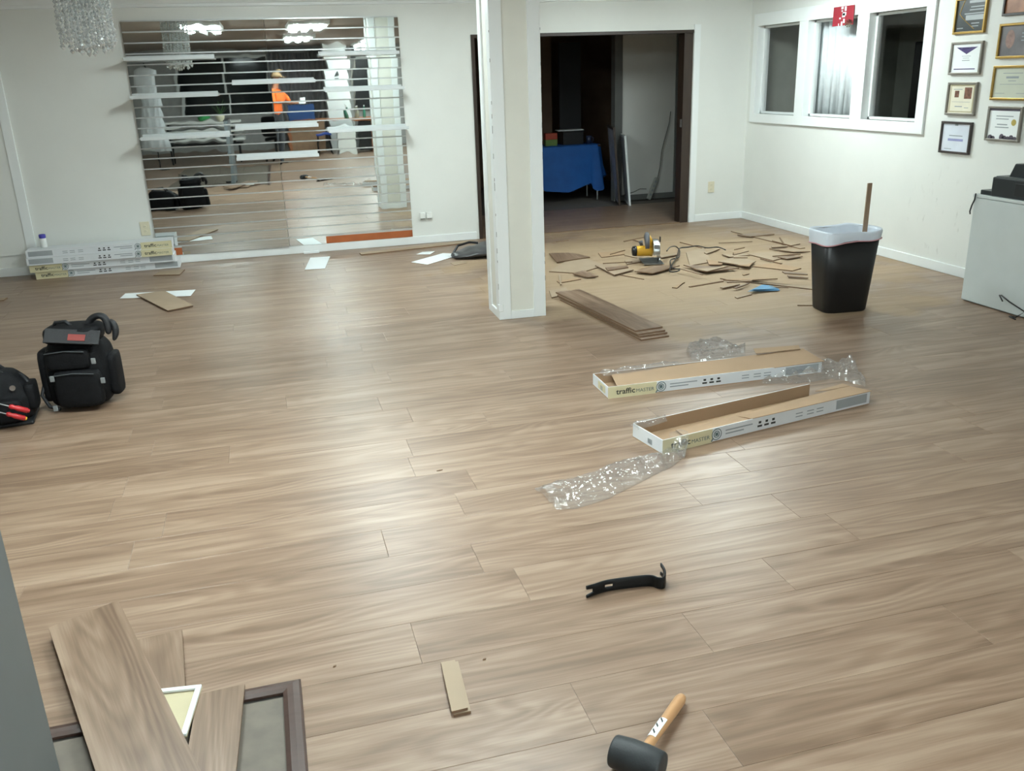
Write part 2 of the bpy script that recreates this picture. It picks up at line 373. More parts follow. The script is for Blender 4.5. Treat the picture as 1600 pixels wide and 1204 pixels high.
for k, (ya, yb) in enumerate(OY):
    fr = MB(); w_ = .022
    fr.box(.05, .085, yb, ya, 1.135, 1.135 + w_); fr.box(.05, .085, yb, ya, 2.0 - w_, 2.0); fr.box(.05, .085, ya - w_, ya, 1.135, 2.0); fr.box(.05, .085, yb, yb + w_, 1.135, 2.0)
    o = fr.build('sash', TRIMW, wn)
    MB().box(.065, .069, yb + w_, ya - w_, 1.135 + w_, 2.0 - w_).build('pane', GLASS, o)
# room beyond the window
BR = mat('beyond_wall', 'a3a69c', .7)
b = MB(); b.box(7.1, 7.2, 5.0, 9.3, 0, ZC); b.box(R + .12, 7.2, 9.2, 9.3, 0, ZC); b.box(R + .12, 7.2, 4.9, 5.0, 0, ZC)
struct(b.build('wall_beyond_window', BR), 'grey wall of the unlit room behind the window', 'wall')

# ================================================================== CEILING LAMPS
EMIT = mat('lamp_diffuser', 'ffffff', .5, var=0, emit=(LAMP_COL, LAMP))
# only fixtures the photograph gives: five seen in the mirror, two by their reflections in the floor
lamp_spots = [('entry', -.75, 3.4, 'above the grey tiled entry'), ('room', .9, 3.3, 'over the middle of the room'), ('walkway', .95, -.4, 'between the entry and the desk'), ('desk', 2.6, -1.6, 'over the desk'),
              ('board', 2.7, -4.2, 'over the notice board'), ('saw', 3.95, 7.1, 'above the circular saw'), ('mirror', .75, 7.1, 'in front of the mirrored panel')]
for spot, x, y, where in lamp_spots:
    t = thing(f'ceiling_light_{spot}_offscreen', 'white fluorescent ceiling light ' + where, 'light', (x, y, ZC), 0, 'fluorescent ceiling lights')
    MB().box(-.30, .30, -.6, .6, -.05, 0).build('housing', WHITEP, t, bevel=.005)
    for nm, dx in (('left', -.19), ('middle', 0), ('right', .19)): MB().box(dx - .05, dx + .05, -.57, .57, -.082, -.0505).build(f'tube_{nm}_{spot}_offscreen', EMIT, t, bevel=.012)

# ================================================================== MIRRORED SLAT PANELS
MIR = bpy.data.materials.new('mirror'); MIR.use_nodes = True
nt = MIR.node_tree; pb = nt.nodes['Principled BSDF']; pb.inputs['Metallic'].default_value = 1; pb.inputs['Roughness'].default_value = .015
pb.inputs['Base Color'].default_value = (.80, .845, .83, 1)
tcn = nt.nodes.new('ShaderNodeTexCoord'); nn = nt.nodes.new('ShaderNodeTexNoise'); nn.inputs['Scale'].default_value = 5.0; nn.inputs['Detail'].default_value = 1
bp = nt.nodes.new('ShaderNodeBump'); bp.inputs['Strength'].default_value = .035; bp.inputs['Distance'].default_value = .01
nt.links.new(tcn.outputs['Object'], nn.inputs['Vector']); nt.links.new(nn.outputs['Fac'], bp.inputs['Height']); nt.links.new(bp.outputs[0], pb.inputs['Normal'])
GROOVE = mat('aluminium_groove', 'c9ccca', .3, .35, var=.05)
PITCH, NSL, MZ0 = .0909, 23, .080
MX0, MX1, MXM = -1.052, 1.402, .168
def slat_mesh(L):
    me = MB().box(0, L, -.006, 0, .0, PITCH - .0125).mesh('mirror_slat'); me.materials.append(MIR); return me
for side, (xa, xb, lab) in enumerate(((MX0, MXM, 'mirrored slat wall panel left of the joint, above stacked cartons'), (MXM + .004, MX1, 'mirrored slat wall panel right of the joint, bare board at its foot'))):
    t = thing('mirror_panel', lab, 'mirror', (xa, D - .014, 0), -.0113 if side == 0 else 0, 'mirrored slat wall')
    x0 = 0; L = xb - xa
    MB().box(x0, x0 + L, .0, .006, MZ0, MZ0 + NSL * PITCH).build('backing_board', GROOVE, t)
    sm = slat_mesh(L)
    for k in range(NSL):
        z = MZ0 + k * PITCH
        if k == 0:      # lowest row: mirror face partly missing
            cut = (x0, x0 + .22) if side == 0 else (x0 + .36, x0 + L)
            MB().box(cut[0], cut[1], -.004, 0, z, z + .068).build('bare_slat', ORANGEW, t)
            keep = (x0 + .22, x0 + L) if side == 0 else (x0, x0 + .36)
            link_mesh('mirror_slat', slat_mesh(keep[1] - keep[0]), t, (keep[0], 0, z)); continue
        link_mesh('mirror_slat', sm, t, (x0, -.0012, z), (random.gauss(0, .0011), 0, random.gauss(0, .0009)))
    b = MB()
    for k in range(1, NSL): b.box(x0, x0 + L, -.0035, 0, MZ0 + k * PITCH - .0115, MZ0 + k * PITCH - .0015)
    b.build('groove_liners', GROOVE, t)['label'] = 'pale metal groove strips between mirror slats'
# shelves hooked into the grooves
SHELF = mat('white_acrylic_shelf', 'e3e8e8', .18, var=.01, trans=.25)
rows = [('upper', 'left', 195, 335, 96), ('middle', 'left', 205, 341, 155), ('lower', 'left', 222, 360, 219), ('upper', 'middle', 363, 492, 133), ('middle', 'middle', 368, 497, 203), ('lower', 'middle', 370, 498, 250),
        ('upper', 'right', 499, 622, 88), ('middle', 'right', 507, 630, 144), ('lower', 'right', 513, 637, 207)]
cname = {'left': 'over the stacked cartons', 'middle': 'across the panel joint', 'right': 'nearest the doorway'}
for lev, colm, pa, pb_, py in rows:
    a = B(pa, py, D - .12); c_ = B(pb_, py - (pb_ - pa) * .03, D - .12)
    z = a.z; L = c_.x - a.x
    t = thing('wall_shelf', f'narrow white shelf on the mirrored panel, {lev} one {cname[colm]}', 'shelf', (a.x, D - .0212 - (.0113 * (min(a.x + L, MXM) - MX0) if a.x < MXM else 0), z), 0, 'shelves on the mirrored panel')
    MB().box(0, L, -.20, -.004, 0, .008).build('shelf_board', SHELF, t, bevel=.002)
    MB().box(0, L, -.20, -.193, .008, .03).build('front_lip', SHELF, t, bevel=.002)
    MB().box(0, L, -.010, -.004, .008, .045).build('back_lip', SHELF, t, bevel=.002)

# ================================================================== SMALL FITTINGS ON THE WALLS
def outlet(px, py, label, w=.075, h=.12, m=IVORY, plug=False):
    p = B(px, py, D - .001); t = thing('wall_outlet', label, 'outlet', (p.x, D - .0005, p.z), 0)
    MB().box(-w / 2, w / 2, -.007, 0, -h / 2, h / 2).build('cover_plate', m, t, bevel=.003)
    for dz in (-.022, .022):
        o = MB().lathe([(.015, 0), (.015, .003), (.013, .004)], 14, Matrix.Translation((0, -.007, dz)) @ Matrix.Rotation(math.pi / 2, 4, 'X')).build('socket', m, t)
        MB().box(-.006, -.0045, -.0115, -.0108, dz - .004, dz + .004).box(.0045, .006, -.0115, -.0108, dz - .004, dz + .004).build('slots', INK, o)
    return t
outlet(227, 357, 'ivory double outlet on the wall above the stacked cartons', .085, .13)
outlet(1111, 292, 'cream double outlet on the wall beside the doorway')
p = B(665, 336, D - .001)
for k, (dx, nm) in enumerate(((-.035, 'nearer the mirror'), (.035, 'nearer the doorway'))):
    t = thing('plug_adapter', 'small white plug-in adapter right of the mirrored panel, the one ' + nm, 'adapter', (p.x + dx, D - .0005, p.z), 0)
    MB().box(-.027, .027, -.03, 0, -.03, .03).build('adapter_body', WHITEP, t, bevel=.005)
    MB().box(-.02, .02, -.028, -.008, -.036, -.030).build('adapter_base', GREYT, t)
# ---------------------------------------------------------------- framed certificates
def cert(y0, y1, z0, z1, label, frame, paper, kind, fw=.016):
    W, Hh = abs(y1 - y0), z1 - z0
    # local x runs towards the room's far end -> viewer's left is far (large y)
    t = thing('framed_certificate', label, 'picture frame', (R - .001, max(y0, y1), z0), -math.pi / 2, 'certificates on the right wall')
    # rotated -90: local x -> world -y ; local y -> world +x (into wall)
    fr = MB()
    for a in ((0, W, 0, fw), (0, W, Hh - fw, Hh), (0, fw, fw, Hh - fw), (W - fw, W, fw, Hh - fw)): fr.box(a[0], a[1], -.022, 0, a[2], a[3])
    fr.build('frame', frame, t, bevel=.002)
    pp = MB().box(fw, W - fw, -.010, -.004, fw, Hh - fw).build('sheet', paper, t)
    def q(nm, m, x0, x1, a0, a1, d=.0106): return MB().box(W * x0, W * x1, -d, -.0101, Hh * a0, Hh * a1).build(nm, m, pp)
    def lines(m, rows):
        b = MB()
        for (x0, x1, zc, hh) in rows: b.box(W * x0, W * x1, -.0106, -.0101, Hh * (zc - hh / 2), Hh * (zc + hh / 2))
        b.build('printed_lines', m, pp)
    if kind == 'purple':
        PU = mat('purple_print', '3a2a63', .5)
        b = MB(); b.prism([(W*.16, Hh*.83), (W*.5, Hh*.62), (W*.84, Hh*.83)], .0101, .0106, Matrix.Rotation(math.pi / 2, 4, 'X')); b.build('banner', PU, pp)
        lines(PU, [(.14, .82, .17, .03)]); lines(GREYINK, [(.36, .64, .56, .012), (.4, .6, .5, .012), (.38, .62, .43, .02)])
        lines(PAPER, [(.3, .7, .79, .012)])
    elif kind == 'black':
        lines(mat('silver_print', 'a7adb0', .4), [(.42, .97, .87, .07), (.48, .9, .73, .03), (.45, .88, .65, .03), (.3, .95, .55, .03), (.35, .95, .47, .08), (.35, .95, .40, .06), (.55, .8, .28, .025), (.1, .3, .16, .03), (.55, .78, .2, .02)])
        b = MB(); b.tube([(W * (.3 - .22 * math.sin(s)), -.0105, Hh * (1 - .88 * s / 1.57)) if s < .8 else (W * (.3 - .22 * math.sin(s) + (s - .8) * .75), -.0105, Hh * (1 - .88 * s / 1.57)) for s in [i * .157 for i in range(11)]], .003, 6); b.build('swoosh', GOLD, pp)
    elif kind == 'band':
        lines(mat('lilac_print', '8c8fb8', .5), [(.25, .75, .43, .075)]); lines(GREYINK, [(.28, .72, .56, .03), (.44, .54, .9, .06), (.16, .4, .14, .02)])
    elif kind == 'photos':
        q('border', mat('khaki_print', 'b3ab8c', .6), .09, .91, .09, .91); q('inner_sheet', mat('cream_sheet', 'dcd8c4', .6), .13, .87, .13, .87, .0109)
        PHM = mat('brown_photo', '6d4a3a', .5, var=.6, scale=40)
        MB().box(W*.25, W*.4, -.0112, -.0109, Hh*.54, Hh*.74).build('photograph', PHM, pp); MB().box(W*.58, W*.83, -.0112, -.0109, Hh*.5, Hh*.84).build('photograph', PHM, pp)
        b = MB(); b.box(W*.2, W*.5, -.0112, -.0109, Hh*.77, Hh*.79); b.box(W*.18, W*.8, -.0112, -.0109, Hh*.40, Hh*.41); b.box(W*.3, W*.55, -.0112, -.0109, Hh*.25, Hh*.28); b.box(W*.62, W*.77, -.0112, -.0109, Hh*.22, Hh*.24); b.build('printed_lines', GREYINK, pp)
    elif kind == 'photo':
        b = MB(); b.lathe([(.001, 0), (W * .11, .0003), (W * .11, .0006)], 20, Matrix.Translation((W * .28, -.0101, Hh * .55)) @ Matrix.Rotation(math.pi / 2, 4, 'X') @ Matrix.Diagonal((1, 1.5, 1, 1))); b.build('printed_face', mat('skin_print', '8e7268', .5, var=.25, scale=30), pp)
        lines(GREYINK, [(.55, .92, .7, .03), (.55, .9, .6, .03), (.55, .92, .5, .03)])
    elif kind == 'diploma':
        lines(GREYINK, [(.25, .75, .78, .02), (.34, .66, .66, .06), (.4, .6, .56, .02), (.2, .8, .46, .014), (.1, .35, .2, .014), (.65, .9, .2, .014)])
    elif kind == 'seal':
        b = MB(); b.box(W*.05, W*.95, -.0106, -.0101, Hh*.87, Hh*.955)
        for x0, hh in ((.08, .12), (.16, .09), (.42, .16), (.5, .12), (.6, .1), (.7, .14), (.8, .1)): b.lathe([(.001, 0), (W * .07, .0002), (W * .07, .0004)], 12, Matrix.Translation((W * (x0 + .06), -.0101, Hh * (.05 + hh * .4))) @ Matrix.Rotation(math.pi / 2, 4, 'X') @ Matrix.Diagonal((1, hh * 7, 1, 1)))
        b.build('printed_border', mat('mauve_print', '59535f', .5), pp)
        MB().lathe([(.001, 0), (W * .07, .0006), (W * .07, .0008)], 18, Matrix.Translation((W * .78, -.0101, Hh * .55)) @ Matrix.Rotation(math.pi / 2, 4, 'X')).build('gold_seal', mat('gold_foil', 'b7a45a', .4), pp)
        lines(GREYINK, [(.25, .75, .72, .025), (.25, .62, .64, .025), (.3, .6, .48, .03), (.25, .65, .4, .025)])
DKP = mat('dark_print', '3c4142', .3, var=.2); OLV = mat('diploma_sheet', 'c3c8b8', .5, var=.03)
cert(6.05, 5.737, 1.78, 2.03, 'black award plaque with gold swoosh in a gold frame', GOLD, DKP, 'black')
cert(6.045, 5.728, 1.494, 1.726, 'white certificate with purple triangular banner in a pewter frame', SILV, PAPER, 'purple')
cert(6.03, 5.73, 1.203, 1.442, 'cream certificate with two small photos in a pewter frame', SILV, mat('cream_sheet2', 'd9d5c2', .6), 'photos')
cert(6.05, 5.732, .921, 1.156, 'white certificate with lilac bar in a dark frame, lowest of its column', DKFR, mat('bluish_sheet', 'd3d9e2', .5), 'band')
cert(5.584, 5.22, 1.878, 2.20, 'orange and grey picture in a dark frame, topmost beside the plaque', DKFR, mat('orange_print', '9c6a48', .4, var=.5, scale=5), 'none')
cert(5.589, 5.22, 1.597, 1.828, 'grey portrait print in a gold frame beside the white banner certificate', GOLD, mat('grey_print', '6d6a6c', .4, var=.3, scale=6), 'photo')
cert(5.593, 5.24, 1.318, 1.550, 'pale green diploma in a gold frame above the sealed certificate', GOLD, OLV, 'diploma')
cert(5.592, 5.277, 1.037, 1.277, 'white certificate with gold seal in a pewter frame above the printer', SILV, PAPER, 'seal')
# ---------------------------------------------------------------- curtain, sign, things behind the window
b = MB(); n = 60
rings = []
for z in (1.15, 2.02):
    rings.append([Vector((R + .17 + .018 * math.sin(k * .9) + .008 * math.sin(k * 2.3 + z), 7.15 + .92 * k / n, z)) for k in range(n + 1)])
b.loft(rings, cap=False, close=False)
CURT = mat('sheer_white_curtain', 'e2e8ea', .8, var=.06, scale=20, bump=.2, bscale=120)
o = b.build('window_curtain', CURT, None, True); so = o.modifiers.new('s', 'SOLIDIFY'); so.thickness = .003
tag(o, 'white lace curtain behind the middle window opening', 'curtain')
sgp = RW(1317, 40, R - .03)
sg = thing('hanging_sign', 'red hanging sign with white lettering at the middle window top', 'sign', (R - .03, sgp.y, sgp.z), -math.pi / 2)
sg.scale.z = .68
MB().box(-.15, .15, -.006, 0, 0, .235).build('sign_board', mat('sign_red', '8e2430', .5), sg, bevel=.002)
b = MB()
for x0, x1, z0, z1 in ((-.03, .0, .2, .228), (.02, .045, .175, .228), (-.025, -.005, .17, .185), (-.01, .03, .10, .15), (-.05, -.03, .08, .10), (-.02, 0, .0, .05), (.01, .03, .03, .08), (-.06, -.05, .0, .03), (-.005, .045, .12, .16)): b.box(x0, x1, -.0085, -.0062, z0, z1)
b.build('white_print', PAPER, sg)
b = MB(); b.tube([(-.09, -.002, .235), (0, .0, .33), (.09, -.002, .235)], .0015, 5); b.build('hanging_cord', PAPER, sg)
b = MB()
for k in range(9):
    a = k * .7; b.add([(.1, -.012, .02), (.1 + .05 * math.cos(a), -.02, .02 + .05 * math.sin(a)), (.1 + .05 * math.cos(a + .35), -.014, .02 + .05 * math.sin(a + .35)), (.1 + .045 * math.cos(a + .18), -.008, .02 + .045 * math.sin(a + .18))], ((0, 1, 2), (0, 2, 3), (0, 3, 1)))
b.build('poinsettia_leaves', mat('dull_leaf', '4f4a38', .6, var=.5, scale=30), sg)
cb = thing('storage_cupboard', 'black cupboard in the unlit room behind the window', 'cupboard', (6.2, 6.3, 0), 0)
MB().box(0, .5, 0, 1.5, 0, 1.78).build('cupboard_body', mat('cupboard_black', '15171a', .4), cb, bevel=.01)
for k in range(2): MB().box(-.012, 0, .02 + k * .74, .72 + k * .74, .1, 1.75).build('cupboard_door', mat('cupboard_black2', '1a1d20', .35), cb, bevel=.004)

# ================================================================== CARTONS
def carton_print(t, L, Hh, flip, depth=-.0006):
    """printed front: cream block with name, ring mark, fine print, icons, grey block. local x along, front at y=0"""
    X = (lambda a: a) if not flip else (lambda a: L - a)
    def q(nm, m, a, c, z0, z1, d=.0006, par=None):
        x0, x1 = sorted((X(a), X(c))); return MB().box(x0, x1, -d, -.0001, z0, z1).build(nm, m, par or t)
    cr = q('cream_panel', CREAM, .0, .27, 0.0, Hh)
    w1, w2 = .105, .10
    xs = .045 if not flip else L - .27 + .03
    text('traffic', .042, INK, cr, (xs, -.0009, Hh * .30), (math.pi / 2, 0, 0), .0007, width=w1)
    text('MASTER', .026, TEALINK, cr, (xs + w1 + .004, -.0009, Hh * .30), (math.pi / 2, 0, 0), 0, width=w2)
    b = MB(); c0 = Vector((X(.295), -.0004, Hh * .52))
    for rr in (.026, .015): b.tube([c0 + Vector((rr * math.cos(a * .3491), 0, rr * math.sin(a * .3491))) for a in range(19)], .0022, 5, False)
    b.box(c0.x - .008, c0.x + .008, -.0012, -.0002, c0.z - .008, c0.z + .008)
    b.tube([c0 + Vector((-.02, 0, -.016)), c0 + Vector((-.03, 0, -.03))], .003, 5)
    b.build('ring_mark', TEALINK, t)
    b = MB()
    for z, e in ((.60, .50), (.36, .45)):
        x0, x1 = sorted((X(.345), X(e))); b.box(x0, x1, -.0006, -.0001, Hh * z, Hh * z + .006)
    for a in (.76, .83, .89):
        for z in (.35, .58):
            x0, x1 = sorted((X(a), X(a + .042))); b.box(x0, x1, -.0006, -.0001, Hh * z, Hh * z + .005)
    b.build('fine_print', GREYINK, t)
    b = MB()
    for a in (.53, .57, .61):
        x0, x1 = sorted((X(a), X(a + .027))); b.box(x0, x1, -.0006, -.0001, Hh * .3, Hh * .44); b.box(x0 + .006, x1 - .006, -.0006, -.0001, Hh * .55, Hh * .72)
    b.build('icons', INK, t)
    q('grey_panel', mat('printed_grey', '9aa0a3', .4), L - .22, L - .02, Hh * .2, Hh * .88)
# four closed cartons stacked along the wall
CL, CWd, CH = 1.235, .222, .0655
stack = [(-2.085, 8.79, 0, .022, 0, 'lowest'), (-2.12, 8.775, 1, .012, 0, 'second from the floor'), (-2.13, 8.755, 2, .005, 1, 'third from the floor'), (-2.125, 8.765, 3, .008, 1, 'topmost')]
for x, y, k, rz, fl_, nm in stack:
    t = thing('flooring_carton', f'sealed white flooring carton in the stack by the wall, {nm}', 'carton', (x, y, k * (CH + .0008)), rz, 'sealed flooring cartons')
    MB().box(0, CL, 0, CWd, 0, CH).build('carton_body', CARTON, t, bevel=.002)
    carton_print(t, CL, CH, fl_)
FILM = bpy.data.materials.new('clear_film'); FILM.use_nodes = True
nt = FILM.node_tree; N = nt.nodes; L_ = nt.links; N.remove(N['Principled BSDF'])
tp = N.new('ShaderNodeBsdfTransparent'); tp.inputs[0].default_value = (.99, .99, .99, 1); gl = N.new('ShaderNodeBsdfGlossy'); gl.inputs['Roughness'].default_value = .06; df = N.new('ShaderNodeBsdfDiffuse'); df.inputs[0].default_value = (.85, .88, .88, 1)
lw = N.new('ShaderNodeLayerWeight'); lw.inputs[0].default_value = .35; mr = N.new('ShaderNodeMapRange'); mr.inputs[3].default_value = .07; mr.inputs[4].default_value = .55; L_.new(lw.outputs['Fresnel'], mr.inputs[0])
m1 = N.new('ShaderNodeMixShader'); m1.inputs[0].default_value = .11; L_.new(tp.outputs[0], m1.inputs[1]); L_.new(df.outputs[0], m1.inputs[2])
m2 = N.new('ShaderNodeMixShader'); L_.new(mr.outputs[0], m2.inputs[0]); L_.new(m1.outputs[0], m2.inputs[1]); L_.new(gl.outputs[0], m2.inputs[2]); L_.new(m2.outputs[0], N['Material Output'].inputs[0])
cn = N.new('ShaderNodeTexCoord'); vn = N.new('ShaderNodeTexNoise'); vn.inputs['Scale'].default_value = 34; vn.inputs['Detail'].default_value = 3; vn.inputs['Distortion'].default_value = 1.2
bb = N.new('ShaderNodeBump'); bb.inputs['Strength'].default_value = .45; bb.inputs['Distance'].default_value = .006; L_.new(cn.outputs['Object'], vn.inputs['Vector']); L_.new(vn.outputs['Fac'], bb.inputs['Height']); L_.new(bb.outputs[0], gl.inputs['Normal']); L_.new(bb.outputs[0], lw.inputs['Normal'])
def film(label, pairs, z0=0.0, amp=.03, seed=1, nu=90, nv=26, zf=None):
    """crumpled film: pairs of pixels (edge a, edge b) along its length, lying on height z0 (or zf(u))"""
    b = MB(); rings = []
    for i in range(nu + 1):
        u = i / nu * (len(pairs) - 1); k = min(int(u), len(pairs) - 2); f_ = u - k
        zb = zf(i / nu) if zf else z0
        A = Vector(pairs[k][0]).lerp(Vector(pairs[k + 1][0]), f_); Bq = Vector(pairs[k][1]).lerp(Vector(pairs[k + 1][1]), f_)
        ga, gb = G(A.x, A.y, zb), G(Bq.x, Bq.y, zb); row = []
        for j in range(nv + 1):
            p = ga.lerp(gb, j / nv); e = math.sin(math.pi * min(1, max(0, j / nv))) ** .5 * (1 if 0 < i < nu else .3)
            n1 = mnoise.noise(Vector((p.x * 9 + seed * 7.1, p.y * 9, seed))); n2 = mnoise.noise(Vector((p.x * 28 + seed, p.y * 28, 3.3)))
            h = max(.002, amp * e * (.25 + 1.5 * abs(n1) + .9 * abs(n2))); jit = .012 * mnoise.noise(Vector((p.x * 25, p.y * 25, 9 + seed)))
            row.append(Vector((p.x + jit, p.y + jit * .7, zb + h)))
        rings.append(row)
    b.loft(rings, cap=False, close=False)
    o = b.build('plastic_film', FILM, None, False); return tag(o, label, 'plastic wrap')
# two opened cartons
def open_carton(label, loc, rz, L, W, Hh, sheets, endprint):
    t = thing('opened_carton', label, 'carton', loc, rz)
    th = .004
    MB().box(0, L, 0, W, 0, th).build('carton_bottom', KRAFT, t)
    f = MB().box(0, L, 0, th, th, Hh).build('carton_side', CARTON, t); 
    MB().box(th, L - th, th, th + .0012, th, Hh).build('inner_lining', KRAFT, f)
    o = MB().box(0, L * .86, W - th, W, th, Hh).build('carton_side', CARTON, t); MB().box(th, L * .86, W - th - .0012, W - th, th, Hh - .0005).build('inner_lining', KRAFT, o)
    o = MB().box(0, th, th, W - th, th, Hh).build('carton_end', CARTON, t); MB().box(th, th + .0012, th, W - th, th, Hh).build('inner_lining', KRAFT, o)
    if endprint: MB().box(-.0006, -.0001, .04, .15, .014, Hh - .01).build('end_label', CREAM, t)
    b = MB()
    for k in range(9): b.box(-.0009, -.0006, .08 + k * .004, .082 + k * .004, .016, .04)
    b.build('barcode', GREYINK, t)
    carton_print(t, L, Hh, 0)
    for nm, pts in sheets:      # loose card flaps: 4 corners (x, y, z)
        P = [Vector(p) for p in pts]; n = (P[1] - P[0]).cross(P[3] - P[0]).normalized() * .003
        MB().add(P + [p + n for p in P], ((3, 2, 1, 0), (4, 5, 6, 7), (0, 1, 5, 4), (1, 2, 6, 5), (2, 3, 7, 6), (3, 0, 4, 7))).build(nm, KRAFT, t)
    return t
a = G(950, 623)
open_carton('opened white flooring carton whose card lid lies flush on its long side', (a.x, a.y, 0), -.02, 1.24, .235, .064,
    [('card_lid', ((.06, .012, .045), (1.25, -.004, .0665), (1.25, .21, .078), (.1, .222, .05))), ('card_flap', ((.95, .20, .0835), (1.22, .19, .0835), (1.25, .255, .084), (.98, .285, .084)))], True)
a = G(1035, 710)
open_carton('opened white flooring carton trailing clear film, tall brown inner wall showing', (a.x, a.y, 0), .183, 1.235, .235, .068,
    [('card_sheet', ((.16, .02, .028), (.60, .008, .064), (.62, .17, .03), (.2, .18, .012))), ('card_lid', ((.50, .0, .0685), (1.24, -.006, .0685), (1.245, .155, .046), (.52, .14, .030))), ('end_flap', ((1.10, .150, .050), (1.245, .14, .05), (1.30, .24, .022), (1.10, .226, .022)))], False)
film('long clear plastic film trailing off the opened carton towards the pry bar', [((834, 763), (872, 797)), ((880, 752), (900, 795)), ((930, 736), (950, 780)), ((985, 716), (1005, 752)), ((1030, 706), (1052, 728)), ((1052, 690), (1072, 712))], 0, .028, 1)
film('small clump of clear film hooked over the printed carton corner', [((1046, 676), (1074, 676)), ((1044, 690), (1076, 692)), ((1050, 706), (1070, 716))], 0, .02, 2, 20, 14, zf=lambda u: .088 - .085 * u)
film('crumpled clear film behind the carton with the flush card lid', [((1072, 548), (1080, 562)), ((1100, 532), (1105, 566)), ((1135, 536), (1140, 562)), ((1164, 548), (1165, 556))], 0, .05, 3)
film('clear film bunched between the ends of the two opened cartons', [((1190, 596), (1192, 600)), ((1240, 584), (1260, 598)), ((1290, 570), (1300, 592)), ((1325, 568), (1340, 600)), ((1350, 594), (1352, 606))], 0, .05, 4)
film('strip of clear film along the back edge of the flush-lidded carton', [((936, 582), (942, 588)), ((1000, 572), (1004, 580)), ((1060, 566), (1064, 572))], .055, .02, 5, 40, 6)
film('clear film bunched over the far corner of the trailing-film carton', [((986, 664), (996, 672)), ((1010, 657), (1018, 666)), ((1040, 650), (1044, 658))], .055, .02, 6, 24, 8)

# ================================================================== LOOSE FLOORING AND CUT PIECES
def piece_mesh(poly, T, z=0.0, top=PLANKL):
    """board cut from laminate: decor on top, brown core at its edges. poly = plan points (absolute)"""
    c = Vector((sum(p[0] for p in poly) / len(poly), sum(p[1] for p in poly) / len(poly), z))
    q = [(p[0] - c.x, p[1] - c.y) for p in poly]
    area = sum(q[i][0] * q[(i + 1) % len(q)][1] - q[(i + 1) % len(q)][0] * q[i][1] for i in range(len(q)))
    if area < 0: q = q[::-1]
    return q, c
def board(name, label, cat, poly, T=.009, z=0.0, top=PLANKL, group=None, grain=None):
    q, c = piece_mesh(poly, T, z)
    ang = grain
    if ang is None:
        n = len(q); e = max(((q[(i + 1) % n][0] - q[i][0], q[(i + 1) % n][1] - q[i][1]) for i in range(n)), key=lambda v: v[0] ** 2 + v[1] ** 2); ang = math.atan2(e[1], e[0])
    ca, sa = math.cos(-ang), math.sin(-ang); q = [(x * ca - y * sa, x * sa + y * ca) for x, y in q]
    o = MB().prism(q, 0, T).build(name, top, None); o.location = c; o.rotation_euler.z = ang
    me = o.data; me.materials.append(MDF)
    for p in me.polygons:
        if abs(p.normal.z) < .5: p.material_index = 1
    return tag(o, label, cat, group)
def px_poly(pts, z=0): return [tuple(G(x, y, z)[:2]) for x, y in pts]
# planks lying across the entry
def strip(a, d, L, W):      # rectangle from corner a along unit d (length), width to the right
    d = Vector(d).normalized(); n = Vector((d.y, -d.x)); a = Vector(a)
    return [tuple(a), tuple(a + d * L), tuple(a + d * L + n * W), tuple(a + n * W)]
zA = .0325
tl = G(76, 980, zA + .009); tr_ = G(185, 937, zA + .009); dn = Vector((.322, -.947))
A_ = [tuple(tl[:2]), tuple(tr_[:2]), (tr_.x + dn.x * 1.15, tr_.y + dn.y * 1.15), (tl.x + dn.x * 1.15, tl.y + dn.y * 1.15)]
board('loose_plank', 'wide brown laminate plank lying slanted on top across the tiled entry', 'plank', A_, .009, zA, group='planks across the entry')
bl = G(222, 1000, .01); br = G(285, 987, .01); e = G(290, 1075, .01); db = (Vector(e[:2]) - Vector(br[:2])).normalized()
board('loose_plank', 'short laminate plank half hidden below the slanted one', 'plank', [(br.x - .19, br.y - .02), tuple(br[:2]), (br.x + db.x * .36, br.y + db.y * .36), (br.x - .19 + db.x * .36, br.y - .02 + db.y * .36)], .009, .0105, group='planks across the entry', grain=-1.4)
cl_ = G(308, 1088, .011); cr_ = G(383, 1072, .011); f2 = G(370, 1204, .011); dc = (Vector(f2[:2]) - Vector(cr_[:2])).normalized()
board('loose_plank', 'narrow laminate plank beside the white tray on the entry moulding', 'plank', [(cr_.x - .125, cr_.y - .006), tuple(cr_[:2]), (cr_.x + dc.x * 1.0, cr_.y + dc.y * 1.0), (cr_.x - .125 + dc.x * 1.0, cr_.y - .006 + dc.y * 1.0)], .009, .0105, group='planks across the entry', grain=-1.6)
wt = thing('white_tray', 'small white-rimmed tray with cream inside, caught between the planks', 'tray', (G(284, 1110).x - .035, G(284, 1110).y - .03, .0205), -.14)
MB().box(-.075, .075, -.10, .10, 0, .0025).build('tray_floor', mat('cream_tray', 'bfb593', .4), wt)
b = MB()
for a in ((-.075, .075, -.1, -.085), (-.075, .075, .085, .1), (-.075, -.06, -.085, .085), (.06, .075, -.085, .085)): b.box(a[0], a[1], a[2], a[3], .003, .011)
b.build('tray_rim', PAPER, wt, bevel=.002)
# two stacked thin strips near the mallet
p4 = px_poly([(690, 1040), (716, 1036), (736, 1114), (709, 1120)])
board('wood_strip', 'pale laminate strip lying under another on the bare floor', 'wood strip', p4, .008, 0, BACKING, 'pair of pale strips')
p5 = px_poly([(689, 1038), (711, 1034), (731, 1109), (706, 1115)], .008)
board('wood_strip', 'pale laminate strip resting on top of its twin', 'wood strip', p5, .008, .0082, BACKING, 'pair of pale strips')
